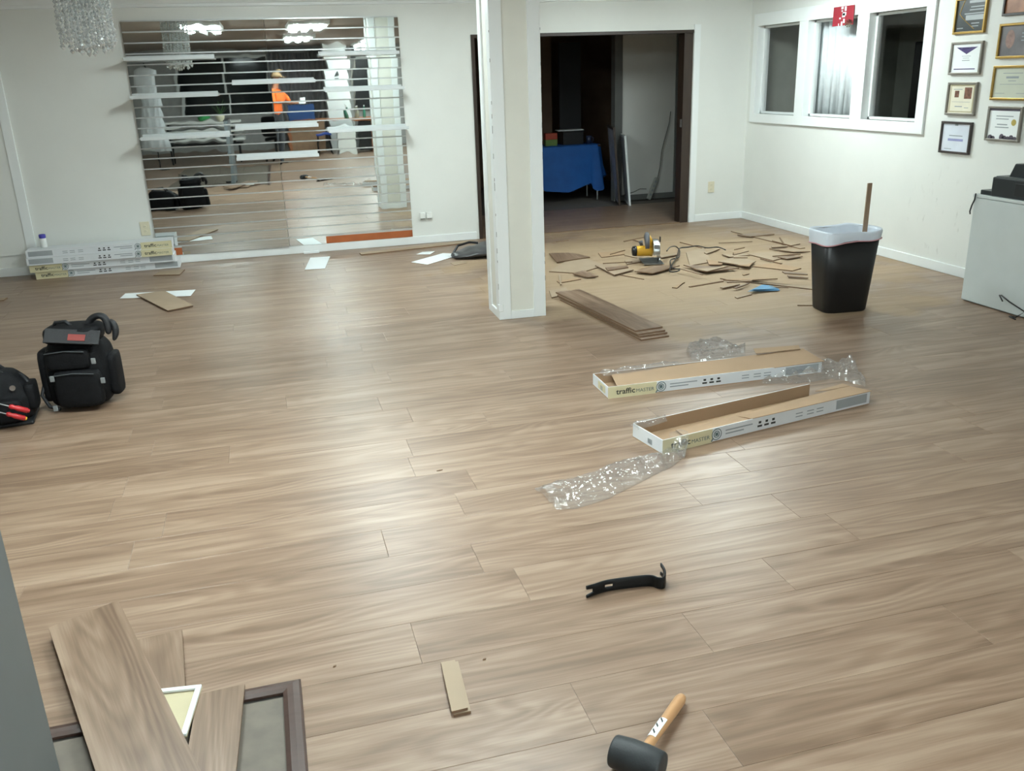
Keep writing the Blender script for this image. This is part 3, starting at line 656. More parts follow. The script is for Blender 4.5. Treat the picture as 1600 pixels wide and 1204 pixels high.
# stack of planks pointing from the post
pa, pb_, pc = G(858, 462), G(1000, 533), G(1049, 520)
ax = Vector((pb_.x - pa.x, pb_.y - pa.y)).normalized(); nx = Vector((-ax.y, ax.x))
if (Vector((pc.x - pb_.x, pc.y - pb_.y))).dot(nx) < 0: nx = -nx
for k, (o1, o2, L, nm) in enumerate(((0, .0, 1.22, 'bottom plank'), (-.035, .008, 1.22, 'second plank from the floor'), (-.055, .004, 1.22, 'third plank from the floor'), (-.10, .012, 1.22, 'top plank'))):
    end = Vector((pb_.x, pb_.y)) + ax * o1 + nx * (o2 + .01); st = end - ax * L
    board('stacked_plank', f'laminate plank in the pile beside the post, {nm}', 'plank', [tuple(st), tuple(end), tuple(end + nx * .2), tuple(st + nx * .2)], .0105, k * .0107, group='pile of planks by the post')
st = end - ax * .95 + nx * .215
board('wood_strip', 'thin long lath lying along the pile of planks by the post', 'wood strip', [tuple(st), tuple(st + ax * .8), tuple(st + ax * .8 + nx * .03), tuple(st + nx * .03)], .009)
# white offcuts and boards along the mirror wall
def sheet(label, pts, T=.004, m=PAPER, nm='white_offcut', cat='offcut', z=0): 
    return board(nm, label, cat, px_poly(pts), T, z, m)
sheet('square white offcut on the floor in front of the mirrored panel', [(485, 403), (516, 401), (508, 420), (476, 422)])
sheet('long white offcut partly under the dark bag beside the post', [(642, 410), (692, 396), (724, 397), (668, 414)])
sheet('tiny white scrap beside the long board at the wall', [(650, 398), (660, 394), (680, 393), (672, 398)])
sheet('pale scrap lying in front of the dark bag', [(704, 411), (724, 407), (730, 411), (710, 415)], .003, BACKING)
sheet('white slat under the tan offcut, near the stacked cartons', [(187, 467), (196, 459), (306, 453), (298, 463)], .004)
board('tan_offcut', 'tan laminate offcut lying face down across a white slat', 'offcut', px_poly([(213, 460), (257, 454), (302, 477), (262, 485)], .012), .009, .0045, BACKING)
board('tan_offcut', 'small tan offcut in front of the stacked cartons', 'offcut', px_poly([(240, 431), (250, 425), (289, 422), (281, 430)]), .009, 0, BACKING)
board('tan_offcut', 'grey-brown sliver of laminate left of the stacked cartons', 'offcut', px_poly([(-6, 471), (-4, 467), (12, 466), (6, 470)]), .009, 0, BACKING)
board('long_board', 'long pale board lying on the floor along the baseboard', 'board', [(.83, 8.66), (2.02, 8.85), (2.0, 8.98), (.82, 8.76)], .012, 0, BACKING)
ws = B(485, 378, D - .03)
tag(MB().box(-.075, .075, -.012, .012, 0, .02)
    .build('white_offcut', PAPER, None, loc=(ws.x, D - .05, .0)), 'short white slat leaning at the foot of the mirrored panel', 'slat')
# scattered cut pieces around the saw
placed = []
def zfor(poly):
    c = Vector((sum(p[0] for p in poly) / len(poly), sum(p[1] for p in poly) / len(poly))); r = max((Vector(p) - c).length for p in poly)
    z = 0
    for c2, r2, z2 in placed:
        if (c - c2).length < (r + r2) * .72: z = max(z, z2 + .0088)
    z = min(z, .045); placed.append((c, r, z)); return z
marks = (('beside the circular saw', G(1018, 410)), ('beside the black bin', G(1290, 440)), ('near the post', G(880, 430)), ('near the blue folder', G(1185, 452)), ('by the right wall', G(1210, 375)), ('right of the saw cord', G(1110, 405)), ('between saw and pile of planks', G(960, 428)))
def cut_label(poly, k):
    c = Vector((sum(p[0] for p in poly) / len(poly), sum(p[1] for p in poly) / len(poly))); n = len(poly)
    e = sorted((Vector(poly[i]) - Vector(poly[(i + 1) % n])).length for i in range(n)); w, L = e[0], e[-1]
    size = 'narrow long' if w < .09 and L > .4 else 'narrow short' if w < .09 else 'broad long' if L > .45 else 'broad short'
    near = min(marks, key=lambda m: (Vector(m[1][:2]) - c).length)[0]
    return f"{size} {('tan', 'wood-grained', 'tan', 'brown')[k]} laminate offcut lying {near}"
quads = [[(858, 425), (905, 428), (945, 415), (900, 400)], [(858, 398), (890, 397), (922, 404), (870, 412)], [(930, 417), (955, 413), (990, 424), (960, 432)], [(935, 396), (975, 393), (976, 398), (940, 403)], [(976, 408), (1000, 404), (1002, 410), (980, 414)],
    [(992, 428), (1018, 419), (1062, 419), (1020, 431)], [(1072, 395), (1100, 388), (1112, 410), (1078, 416)], [(1104, 408), (1130, 412), (1128, 416), (1108, 416)], [(1122, 413), (1150, 405), (1181, 412), (1168, 420)], [(1068, 418), (1090, 419), (1155, 423), (1102, 429)],
    [(1168, 398), (1205, 394), (1232, 402), (1208, 408)], [(1175, 417), (1210, 412), (1252, 420), (1238, 424)], [(1142, 362), (1160, 360), (1258, 388), (1250, 389)], [(1152, 369), (1180, 366), (1210, 368), (1172, 372)], [(1125, 436), (1150, 440), (1280, 450), (1270, 453)],
    [(1130, 440), (1155, 438), (1215, 438), (1158, 441)], [(1125, 452), (1152, 446), (1156, 447), (1130, 453)], [(1145, 454), (1168, 447), (1171, 447), (1150, 455)], [(1148, 465), (1172, 460), (1175, 461), (1152, 467)], [(1050, 450), (1058, 451), (1068, 442), (1070, 442)],
    [(1202, 391), (1240, 392), (1266, 395), (1240, 396)], [(1215, 404), (1240, 401), (1254, 403), (1230, 407)], [(1100, 397), (1122, 390), (1125, 391), (1104, 399)], [(1145, 396), (1162, 393), (1163, 394), (1148, 397)], [(1146, 406), (1168, 406), (1168, 408), (1146, 408)],
    [(1230, 433), (1263, 436), (1262, 437), (1232, 435)], [(1246, 476), (1272, 476), (1272, 478), (1246, 478)], [(1160, 430), (1171, 428), (1170, 429), (1162, 431)], [(858, 455), (885, 450), (888, 460), (862, 466)], [(895, 430), (912, 425), (935, 434), (918, 436)],
    [(1030, 402), (1058, 398), (1060, 400), (1034, 405)], [(1062, 379), (1085, 384), (1105, 387), (1100, 389)], [(1084, 426), (1118, 424), (1140, 421), (1105, 430)], [(946, 422), (980, 419), (982, 422), (950, 427)], [(1206, 378), (1228, 375), (1250, 383), (1236, 386)],
    [(1150, 420), (1166, 419), (1176, 416), (1170, 422)], [(1128, 400), (1160, 398), (1172, 401), (1140, 404)], [(1222, 425), (1260, 428), (1262, 430), (1226, 428)], [(1205, 387), (1230, 386), (1231, 387), (1206, 389)], [(870, 440), (905, 435), (908, 437), (874, 443)]]
for i, q_ in enumerate(quads):
    poly = px_poly(q_)
    board('cut_piece', cut_label(poly, i % 4), 'offcut', poly, .008, zfor(poly), [BACKING, PLANKL, BACKING, KRAFT][i % 4], 'cut pieces around the saw')
rnd = random.Random(3)
for i in range(26):       # splinters and slivers
    px, py = rnd.uniform(870, 1270), rnd.uniform(372, 452); p = G(px, py); a = rnd.uniform(-.6, .6) + (math.pi / 2 if rnd.random() < .25 else 0); L = rnd.uniform(.06, .38); w = rnd.uniform(.006, .02)
    if p.x > R - .3 or p.y > D - .3 or (1035 < px < 1140 and 380 < py < 428): continue
    d = Vector((math.cos(a), math.sin(a))) * L / 2; n_ = Vector((-d.y, d.x)).normalized() * w / 2; c = Vector(p[:2])
    poly = [tuple(c - d - n_), tuple(c + d - n_), tuple(c + d + n_), tuple(c - d + n_)]
    _n = min(marks, key=lambda m: (Vector(m[1][:2]) - c).length)[0]
    board('splinter', f"{'dark' if i % 2 == 0 else 'pale'} {'long' if L > .2 else 'short'} laminate splinter {_n}", 'offcut', poly, .007, zfor(poly), [MDF, BACKING][i % 2], 'splinters near the saw')
for lab, px, py, a in (('dark wood chip on the bare floor near the entry moulding', 523, 1041, .6), ('dark wood chip beside the pair of pale strips', 757, 1030, .4), ('brown splinter lying alone between bags and cartons', 687, 735, .15)):
    p = G(px, py); L = .028 if py < 800 else .012
    board('wood_chip', lab, 'wood chip', [(p.x - L / 2 * math.cos(a), p.y - L / 2 * math.sin(a)), (p.x + .002, p.y - .003), (p.x + L / 2 * math.cos(a), p.y + L / 2 * math.sin(a)), (p.x - .002, p.y + .003)], .003, 0, MDF)
# blue folded sheets among the scraps
bs = thing('blue_folder', 'light blue folded sheets on the floor near the black bin', 'folder', tuple(G(1190, 455)[:2]) + (0.0,), .1)
BLU = mat('light_blue_card', '5d93b8', .5)
for k, (a, zz) in enumerate(((-.1, .012), (.05, .018), (.2, .024))):
    M = Matrix.Translation((0, 0, zz)) @ Matrix.Rotation(a, 4, 'Z') @ Matrix.Rotation(.03 * (k + 1), 4, 'Y')
    MB().prism([(-.13, -.02), (.12, -.06), (.15, .10), (.12, .11)], -.001, .001, M).build('folded_sheet', BLU, bs)
# dark bag behind the post
bg = thing('dark_bag', 'dark grey crumpled plastic bag on the floor behind the post', 'bag', tuple(G(735, 401)[:2]) + (.0045,), .1)
rings = []
for i in range(17):
    u = i / 16; w = .20 * math.sin(math.pi * (.06 + .8 * u)) ** .7 + .015; hh = (.03 + .13 * u ** .8) * (1 if u < .95 else .7)
    rings.append([Vector((-.18 + .62 * u, w * math.cos(a * math.pi / 8) + .015 * mnoise.noise(Vector((u * 6, a, 1))), max(.001, hh / 2 + hh / 2 * math.sin(a * math.pi / 8) + .02 * mnoise.noise(Vector((u * 8, a * .9, 5)))))) for a in range(16)])
MB().loft(rings).build('bag_body', mat('dark_bag_plastic', '3f3f40', .35, var=.2, bump=.5, bscale=18), bg, True, sub=1)
b = MB(); b.tube([(-.17, .02, .03), (-.1, .06, .10), (.02, .08, .12), (.1, .05, .11)], .012, 6); b.build('bag_mouth', BLACK, bg)

# ================================================================== CIRCULAR SAW
p = G(1018, 410); sw_ = thing('circular_saw', 'yellow and silver circular saw standing among cut laminate', 'saw', (p.x, p.y, .012), -.25)
YELM = mat('saw_yellow', 'd2a02a', .4, var=.08); GRIP = mat('saw_grip', '55565a', .55)
RX = Matrix.Rotation(math.pi / 2, 4, 'Y')
b = MB(); b.box(-.09, .085, -.15, .15, 0, .004); b.build('base_plate', STEEL, sw_, bevel=.001)
b = MB(); R_ = .10
arc = [(R_ * math.cos(a), .095 + R_ * math.sin(a)) for a in [math.radians(-15 + 210 * k / 20) for k in range(21)]]
b.loft([[Vector((.0, y, z)) for y, z in arc] + [Vector((.0, 0, .09))], [Vector((.055, y, z)) for y, z in arc] + [Vector((.055, 0, .09))]]); b.build('upper_guard', STEEL, sw_, bevel=.006)
b = MB(); b.lathe([(.001, .058), (.088, .058), (.088, .060), (.001, .060)], 40, Matrix.Translation((0, 0, .090)) @ RX); b.build('blade', STEEL, sw_)
arc2 = [(.092 * math.cos(a), .090 + .092 * math.sin(a)) for a in [math.radians(-85 + 150 * k / 14) for k in range(15)]]
b = MB(); b.loft([[Vector((.062, y, z)) for y, z in arc2] + [Vector((.062, 0, .08))], [Vector((.070, y, z)) for y, z in arc2] + [Vector((.070, 0, .08))]]); b.build('lower_guard', mat('saw_guard_red', '8d4a4a', .45), sw_)
b = MB(); b.lathe([(.030, -.15), (.042, -.146), (.046, -.11), (.046, -.03), (.052, 0)], 24, Matrix.Translation((0, .0, .095)) @ RX); b.build('motor_housing', YELM, sw_, True)
b = MB(); b.lathe([(.02, -.175), (.040, -.170), (.045, -.148), (.045, -.135)], 24, Matrix.Translation((0, .0, .095)) @ RX); b.build('motor_cap', BLACK, sw_, True)
b = MB(); b.tube([(-.055, -.10, .13), (-.055, -.09, .18), (-.05, -.05, .225), (-.045, 0, .24), (-.045, .05, .21), (-.03, .07, .15)], [.018, .021, .022, .021, .019, .02], 10); b.build('rear_handle', GRIP, sw_, True)
b = MB(); b.tube([(-.02, -.02, .13), (-.02, -.01, .19), (-.03, 0, .225)], [.026, .024, .018], 10); b.build('handle_post', YELM, sw_, True)
b = MB(); b.tube([(-.07, .12, .12), (-.08, .125, .16)], [.014, .02], 10); b.build('front_knob', GRIP, sw_, True)
b = MB(); b.box(.068, .076, -.012, .012, .17, .215); b.build('guard_lever', BLACK, sw_)
cpts = [(1042, 392, .10), (1047, 386, .09), (1056, 385, .05), (1062, 392, .02), (1060, 402, .02), (1048, 406, .02), (1050, 418, .02), (1062, 421, .02), (1056, 424, .02), (1046, 422, .025), (1058, 400, .03), (1062, 388, .03), (1075, 386, .03), (1090, 384, .03), (1105, 387, .03), (1122, 386, .03), (1135, 391, .03)]
P_ = [G(x, y, z + .012) for x, y, z in cpts]; sm_ = []
for i in range(len(P_) - 1):
    p0, p1, p2, p3 = P_[max(0, i - 1)], P_[i], P_[i + 1], P_[min(len(P_) - 1, i + 2)]
    for k in range(6):
        t = k / 6; sm_.append(.5 * ((2 * p1) + (p2 - p0) * t + (2 * p0 - 5 * p1 + 4 * p2 - p3) * t * t + (3 * p1 - p0 - 3 * p2 + p3) * t ** 3))
_c = MB().tube(sm_, .0055, 6).build('power_cord', BLACK, None, True); _c['label'] = 'dark power cord looping over the scraps'
_pm = Matrix.Translation(sw_.location) @ sw_.rotation_euler.to_matrix().to_4x4(); _c.parent = sw_; _c.matrix_parent_inverse = _pm.inverted()


# ================================================================== BIN
a, c_ = G(1276, 489), G(1356, 490); mid = (a + c_) / 2; bang = -.10
bn = thing('waste_bin', 'tall black tapered waste bin lined with a white bag', 'bin', (mid.x + .055, mid.y + .12, 0), bang)
prof = [(.30, .22, 0), (.315, .235, .012), (.36, .265, .27), (.405, .30, .545)]
b = MB(); b.loft([rect_ring(w, d, z, 40, 5) for w, d, z in prof] + [rect_ring(.395, .29, .545, 40, 5), rect_ring(.31, .23, .02, 40, 5)]); b.build('bin_body', mat('bin_black', '101113', .42, var=.2, scale=4, bump=.08), bn, True)
LIN = mat('white_bin_liner', 'd7e0ea', .35, var=.05, bump=.4, bscale=20)
rr = []
for w, d, z, am in ((.02, .02, .30, .0), (.28, .20, .30, .01), (.325, .235, .33, .01), (.362, .262, .46, .006), (.385, .28, .54, .002), (.415, .31, .556, .003), (.424, .318, .545, .004), (.418, .312, .515, .005), (.412, .306, .49, .004)):
    ring = rect_ring(w, d, z, 60, 5)
    for k, v in enumerate(ring):
        nn_ = mnoise.noise(Vector((v.x * 14, v.y * 14, z * 9)))
        v.x *= 1 + am * nn_ * 3; v.y *= 1 + am * nn_ * 3
        if z < .53 and w > .4: v.z += .03 * mnoise.noise(Vector((v.x * 5, v.y * 5, 2))) + .02 * (v.x / .2)
        elif z > .53: v.z += .012 * mnoise.noise(Vector((v.x * 6, v.y * 6, 4)))
    rr.append(ring)
o = MB().loft(rr, cap=False).build('bin_liner', LIN, bn, True)
b = MB(); ring = rect_ring(.419, .313, .488, 60, 5)
b.tube([v + Vector((0, 0, .02 * v.x / .2 + .02 * mnoise.noise(Vector((v.x * 5, v.y * 5, 2))))) for v in ring[26:60]], .004, 6); b.build('drawstring', mat('pink_tie', 'c9949b', .5), o)
lth = G(1352, 400, .35)
t_ = B(1359, 286, bn.location.y + .02); b_ = B(1350, 368, bn.location.y + .02)
dz = (t_ - b_).normalized(); base = b_ - dz * .36
mat('lath_wood', '8d7660', .5, var=.1, stretch=(10, 10, 1))
b = MB(); sd = Vector((1, 0, 0)); bk = Vector((0, 1, 0)); b.loft([[q + sd * x + bk * y for x, y in ((-.014, -.005), (.018, -.005), (.018, .005), (-.014, .005))] for q in (base, t_)])
tag(b.build('wood_lath', MATS['lath_wood'], None), 'brown wood lath standing upright in the lined black bin', 'wood strip')

# ================================================================== CABINET AND PRINTER
cf = G(1500, 468)
cbn = thing('storage_cabinet', 'pale grey low cabinet against the right wall below the certificates', 'cabinet', (0, 0, 0))
CGREY = mat('pale_grey_laminate', 'c3cac8', .45, var=.02)
ye = cf.y; yn = ye - 1.6; x0 = cf.x
MB().box(x0 + .02, R - .02, yn, ye, 0, .715).build('cabinet_body', CGREY, cbn, bevel=.003)
MB().box(x0, R - .02, yn - .01, ye + .01, .715, .735).build('cabinet_top', CGREY, cbn, bevel=.003)
for k in range(2):
    d = MB().box(x0, x0 + .019, yn + .005 + k * .8, yn + .792 + k * .8, .01, .712).build('cabinet_door', CGREY, cbn, bevel=.002)
    MB().box(x0 - .018, x0, yn + (.70 if k == 0 else .86), yn + (.71 if k == 0 else .87), .42, .54).build('door_handle', STEEL, d)
prn = thing('office_printer', 'black office printer standing on the pale grey cabinet', 'printer', (x0 + .02, ye - .52, .735), 0)
PB = mat('printer_black', '202629', .35, var=.08); PB2 = mat('printer_grey', '5a5f5f', .4)
b = MB(); b.box(.0, .44, -.12, .40, .0, .125); b.build('printer_body', PB, prn, bevel=.008)
b = MB(); b.prism([(-.10, .125), (.33, .125), (.29, .215), (.0, .232), (-.10, .225)], -.40, -.06, Matrix.Rotation(math.pi / 2, 4, 'X') @ Matrix.Rotation(math.pi / 2, 4, 'Y') if False else Matrix(((0, 0, -1, 0), (1, 0, 0, 0), (0, 1, 0, 0), (0, 0, 0, 1)))); b.build('scanner_lid', PB, prn, bevel=.006)
MB().box(.02, .42, -.10, .39, .125, .130).build('body_seam', PB2, prn)
MB().box(.1, .36, -.08, .2, .2335, .2365).build('lid_panel', PB2, prn)
MB().box(-.004, .0, -.08, .2, .02, .10).build('paper_tray', mat('printer_black2', '171b1d', .4), prn, bevel=.003)
MB().box(.01, .3, .40, .50, .0, .03).build('rear_tray', PB, prn, bevel=.004)
b = MB(); pts = [(x0 - .006, ye - .02, .742), (x0 - .008, ye - .018, .70), (x0 - .012, ye - .004, .66), (x0 - .012, ye + .006, .62), (x0 - .012, ye + .0, .60)]
b.tube(pts, .005, 6); tag(b.build('hanging_cable', BLACK, None, True), 'short dark cable hanging over the cabinet edge by the printer', 'cable')
q_ = [G(1576, 498, .0), G(1578, 490, .06), G(1586, 470, .1), G(1592, 458, .13), G(1598, 457, .13), G(1606, 466, .1)]
q_ = [Vector((x0 - .03 - .01 * k, v.y, max(.006, v.z))) for k, v in enumerate(q_)]
tag(MB().tube([(x0 - .07, q_[0].y - .04, .006), (x0 - .05, q_[0].y + .03, .006)] + q_, .005, 6).build('floor_cable', BLACK, None, True), 'thin dark cable trailing to the floor in front of the cabinet', 'cable')

# ================================================================== CHANDELIER
CRY = bpy.data.materials.new('crystal'); CRY.use_nodes = True
cb_ = CRY.node_tree.nodes['Principled BSDF']; cb_.inputs['Base Color'].default_value = (.93, .97, .97, 1); cb_.inputs['Roughness'].default_value = .03; cb_.inputs['Metallic'].default_value = .3; cb_.inputs['Transmission Weight'].default_value = .45
ch = thing('chandelier', 'crystal strand chandelier hanging from the ceiling beside the mirror', 'chandelier', (-.885, 6.0, 0))
def bead(b, c, r, e=1.0):
    c = Vector(c); v = [c + Vector((r * math.cos(k * math.pi / 3), r * math.sin(k * math.pi / 3), 0)) for k in range(6)] + [c + Vector((0, 0, r * e)), c - Vector((0, 0, r * e))]
    b.add(v, [(k, (k + 1) % 6, 6) for k in range(6)] + [((k + 1) % 6, k, 7) for k in range(6)])
MB().lathe([(.0, ZC - .03), (.19, ZC - .03), (.19, ZC - .001), (.0, ZC - .001)], 32).build('ceiling_plate', STEEL, ch)
rs = random.Random(5)
for rad, cnt, zb in ((.145, 22, 1.845), (.105, 16, 1.83), (.06, 9, 1.82), (.02, 3, 1.81)):
    for k in range(cnt):
        a = 2 * math.pi * k / cnt + rad * 9; b = MB(); zl = zb + rs.uniform(-.02, .03); z = ZC - .035
        b.tube([(0, 0, z), (0, 0, zl)], .0008, 4)
        while z > zl + .02:
            bead(b, (rs.uniform(-.003, .003), rs.uniform(-.003, .003), z), rs.choice((.008, .011, .013)), rs.choice((1, 1.3))); z -= rs.uniform(.018, .03)
        bead(b, (0, 0, zl), .014, 1.25)
        b.build('crystal_strand', CRY, ch, loc=(rad * math.cos(a), rad * math.sin(a), 0))

# ================================================================== BAGS
# upright black backpack
bx_ = G(125, 642); bp_ = thing('backpack', 'large black backpack standing upright with red label on its lid', 'backpack', (bx_.x + .02, bx_.y + .13, 0), -.15); bp_.scale = (.9, .9, .84)
rings = []
for i in range(15):
    u = i / 14; z = .005 + .47 * u
    w = .33 + .05 * math.sin(math.pi * min(1, u * 1.1)) - (.10 * max(0, u - .8) / .2); d = .22 + .06 * math.sin(math.pi * u) - .09 * max(0, u - .75) / .25
    if i == 0: w *= .88; d *= .85
    ring = rect_ring(w, d, z, 28, 3.2, -.01 + .01 * u, .02 * u)
    for v in ring: v += Vector((v.x, v.y, 0)).normalized() * .012 * mnoise.noise(Vector((v.x * 9, v.y * 9, z * 9)))
    rings.append(ring)
MB().loft(rings).build('pack_body', NYLON, bp_, True, sub=1)
def pouch(nm, cx, cy, cz, w, d, h, m=NYLON, par=bp_, p=3.5):
    b = MB(); rr_ = []
    for t in (0, .08, .5, .92, 1): 
        k = .82 if t in (0, 1) else 1; ring = rect_ring(w * k, d * k, cz + h * t, 20, p, cx, cy)
        for v in ring: v += Vector((0, -.006, .004)) * mnoise.noise(Vector((v.x * 20, v.z * 20, cz)))
        rr_.append(ring)
    return b.loft(rr_).build(nm, m, par, True, sub=1)
pouch('front_pocket', .02, -.135, .03, .27, .10, .24); pouch('upper_pocket', -.02, -.12, .27, .25, .075, .13); pouch('side_pocket', -.185, .0, .04, .06, .17, .34); pouch('side_pocket', .185, .02, .05, .06, .15, .28)
lid = pouch('lid', 0, .0, .42, .32, .25, .10)
b = MB(); M = Matrix.Translation((.05, -.135, .475)) @ Matrix.Rotation(.75, 4, 'X') @ Matrix.Rotation(.22, 4, 'Y'); b.box(-.16, .13, -.05, .05, 0, .012, M); b.build('lid_flap', NYLON2, bp_, bevel=.004)
M2 = M @ Matrix.Translation((.01, -.01, .013)); b = MB(); b.box(-.045, .045, -.022, .022, 0, .003, M2); b.build('red_label', mat('red_label', '7d2f28', .6), bp_)
b = MB(); b.tube([(.06, .02, .46), (.08, .03, .53), (.13, .03, .565), (.18, .02, .56), (.195, .01, .50), (.19, 0, .44)], [.02, .024, .026, .026, .024, .02], 8); b.build('shoulder_strap', NYLON2, bp_, True, sub=2)
b = MB(); b.tube([(.19, .03, .53), (.225, .02, .52), (.235, .01, .45), (.215, -.01, .40)], [.012, .022, .024, .012], 8); b.build('shoulder_strap', NYLON2, bp_, True, sub=2)
b = MB(); b.tube([(-.12, .02, .50), (-.10, .02, .535), (-.04, .01, .54), (-.01, 0, .51)], .012, 8); b.build('carry_handle', NYLON2, bp_, True)
b = MB(); b.tube([(-.19, -.05, .20), (-.215, -.09, .10), (-.17, -.12, .03), (-.11, -.14, .02)], .011, 8); b.build('hip_strap', NYLON2, bp_, True)
for x, y, z in ((.14, -.175, .33), (-.10, -.186, .235), (.17, -.17, .20), (-.12, -.175, .04)):
    MB().box(x - .012, x + .012, y - .008, y + .004, z - .018, z + .018).build('buckle', mat('grey_buckle', '7f8384', .35), bp_, bevel=.003)
for z, x0_, x1_ in ((.25, -.10, .13), (.385, -.13, .09)):
    MB().tube([(x0_, -.186 if z < .3 else -.158, z), ((x0_ + x1_) / 2, -.192 if z < .3 else -.163, z + .012), (x1_, -.186 if z < .3 else -.158, z)], .003, 5).build('zipper', mat('zip_grey', '4d5154', .4), bp_)
# low open tool bag beside it
bq = G(22, 668); tb = thing('tool_bag', 'black open tool bag with coloured screwdriver handles beside the backpack', 'tool bag', (bq.x - .12, bq.y + .13, 0), .1)
rings = []
for i in range(11):
    u = i / 10; w = .40 + .03 * math.sin(math.pi * u) - .14 * max(0, u - .55) / .45; d = .25 - .10 * max(0, u - .5) / .5; z = .004 + .27 * u
    rings.append([v + Vector((v.x, v.y, 0)).normalized() * .012 * mnoise.noise(Vector((v.x * 11, v.y * 11, z * 12))) for v in rect_ring(w * (.9 if i == 0 else 1), d * (.9 if i == 0 else 1), z, 28, 3.5)])
MB().loft(rings).build('bag_body', NYLON, tb, True, sub=1)
pouch('front_pocket', .0, -.135, .03, .34, .07, .12, NYLON, tb); pouch('end_pocket', .20, -.02, .06, .06, .15, .14, NYLON, tb)
MB().box(-.2, .2, -.135, .135, 0, .022).build('moulded_base', BLACK, tb, bevel=.01)
for dy in (-.04, .04):
    MB().tube([(-.11, dy, .26), (-.08, dy * 1.2, .31), (.03, dy * 1.3, .32), (.10, dy, .25)], .010, 8).build('carry_handle', NYLON2, tb, True)
b = MB(); b.tube([(.12, .03, .24), (.17, 0, .23), (.21, -.04, .17), (.215, -.05, .12)], .009, 8); b.build('side_strap', NYLON2, tb, True)
MB().box(.03, .12, -.176, -.170, .165, .172, Matrix.Rotation(-.25, 4, 'Y')).build('zip_pull', STEEL, tb)
MB().lathe([(.014, 0), (.014, .004)], 12, Matrix.Translation((.135, -.115, .20)) @ Matrix.Rotation(math.pi / 2, 4, 'X')).build('ring', STEEL, tb)
def driver(label, x, z, col, col2, ang, L=.09):
    M = Matrix.Translation((tb.location.x + x, tb.location.y - .192, z)) @ Matrix.Rotation(ang, 4, 'Y') @ Matrix.Rotation(.25, 4, 'X')
    t = thing('screwdriver', label, 'screwdriver', M.translation, 0); t.rotation_euler = M.to_euler()
    MB().lathe([(.006, 0), (.013, .006), (.014, .05), (.010, .065), (.013, .078), (.008, L)], 10).build('handle', col, t, True)
    MB().lathe([(.0075, -.004), (.0095, -.001), (.0095, .004)], 10).build('handle_cap', col2, t)
    MB().lathe([(.003, L), (.003, L + .07)], 8).build('shaft', STEEL, t)
driver('red-handled screwdriver stuck in the tool bag pocket, yellow cap', .20, .062, RED, YEL, -1.05)
driver('red-handled screwdriver stuck in the tool bag pocket, above the yellow-capped one', .22, .10, RED, RED, -1.05)
tag(pouch('blue_pouch', tb.location.x - .0, tb.location.y - .215, .004, .15, .055, .07, BLUE, None), 'blue pouch lying against the foot of the tool bag', 'pouch')

# ================================================================== HAND TOOLS
# flat pry bar standing on its edge
pth = [(916, 934), (930, 929), (945, 924), (962, 921), (985, 918), (1008, 915.5), (1020, 916), (1028, 919), (1036, 919), (1039, 913), (1037, 906), (1032, 901)]
W_ = [G(x, y) for x, y in pth]; fine_ = []
for i in range(len(W_) - 1):
    p0, p1, p2, p3 = W_[max(0, i - 1)], W_[i], W_[i + 1], W_[min(len(W_) - 1, i + 2)]
    for k in range(4):
        t = k / 4; fine_.append(.5 * ((2 * p1) + (p2 - p0) * t + (2 * p0 - 5 * p1 + 4 * p2 - p3) * t * t + (3 * p1 - p0 - 3 * p2 + p3) * t ** 3))
fine_.append(W_[-1]); nF = len(fine_); rows_ = (0, .0165, .0255, .042)
b = MB(); vs_ = []; fs_ = []
for i, q in enumerate(fine_):
    for j, z in enumerate(rows_):
        sp = 0
        if i < 4: sp = (4 - i) * .0016 * (-1 if j < 2 else 1) * (1 if j in (1, 2) else .4)
        if i > nF - 6: sp = (i - nF + 6) * .0012 * (-1 if j < 2 else 1) * (1 if j in (1, 2) else .3)
        rise = .012 * max(0, i - nF + 9) / 9
        vs_.append((q.x, q.y, max(.0, z + sp + rise)))
for i in range(nF - 1):
    for j in range(3):
        if j == 1 and (i < 3 or i > nF - 6 or 8 <= i <= 10): continue
        a_ = i * 4 + j; fs_.append((a_, a_ + 4, a_ + 5, a_ + 1))
o = b.add(vs_, fs_).build('pry_bar', DSTEEL, None, True); sd_ = o.modifiers.new('s', 'SOLIDIFY'); sd_.thickness = .006; sd_.offset = 0
bv = o.modifiers.new('b', 'BEVEL'); bv.width = .0012; bv.limit_method = 'ANGLE'
tag(o, 'black steel flat pry bar with notched claws standing on edge', 'pry bar')
# rubber mallet
he = G(1066, 1089, .015); hd = G(996, 1186, .043); dirh = Vector((he.x - hd.x, he.y - hd.y)).normalized(); ml = thing('rubber_mallet', 'black rubber mallet with light wooden handle lying on the floor', 'mallet', (hd.x, hd.y, 0), math.atan2(dirh.y, dirh.x))
Lh = math.hypot(he.x - hd.x, he.y - hd.y)
MB().lathe([(.030, -.064), (.037, -.0625), (.039, -.058), (.0425, -.02), (.0425, .02), (.039, .058), (.037, .0625), (.030, .064)], 32, Matrix.Translation((0, 0, .0428)) @ Matrix.Rotation(math.pi / 2, 4, 'X')).build('mallet_head', mat('black_rubber', '2b2f31', .55, var=.2, scale=20, bump=.2, bscale=80), ml, True)
HW = mat('handle_wood', 'b98e64', .4, var=.1, scale=6, stretch=(1, 12, 12))
prof_ = [(.03, .0120), (.06, .0125), (Lh * .45, .0135), (Lh * .75, .0155), (Lh * .93, .0158), (Lh * .99, .012), (Lh + .003, .006)]
ztop, zend = .040, .017
hnd = MB().tube([(x, 0, ztop + (zend - ztop) * (x / Lh)) for x, r in prof_], [r for x, r in prof_], 14).build('mallet_handle', HW, ml, True)
b = MB(); ring_ = []
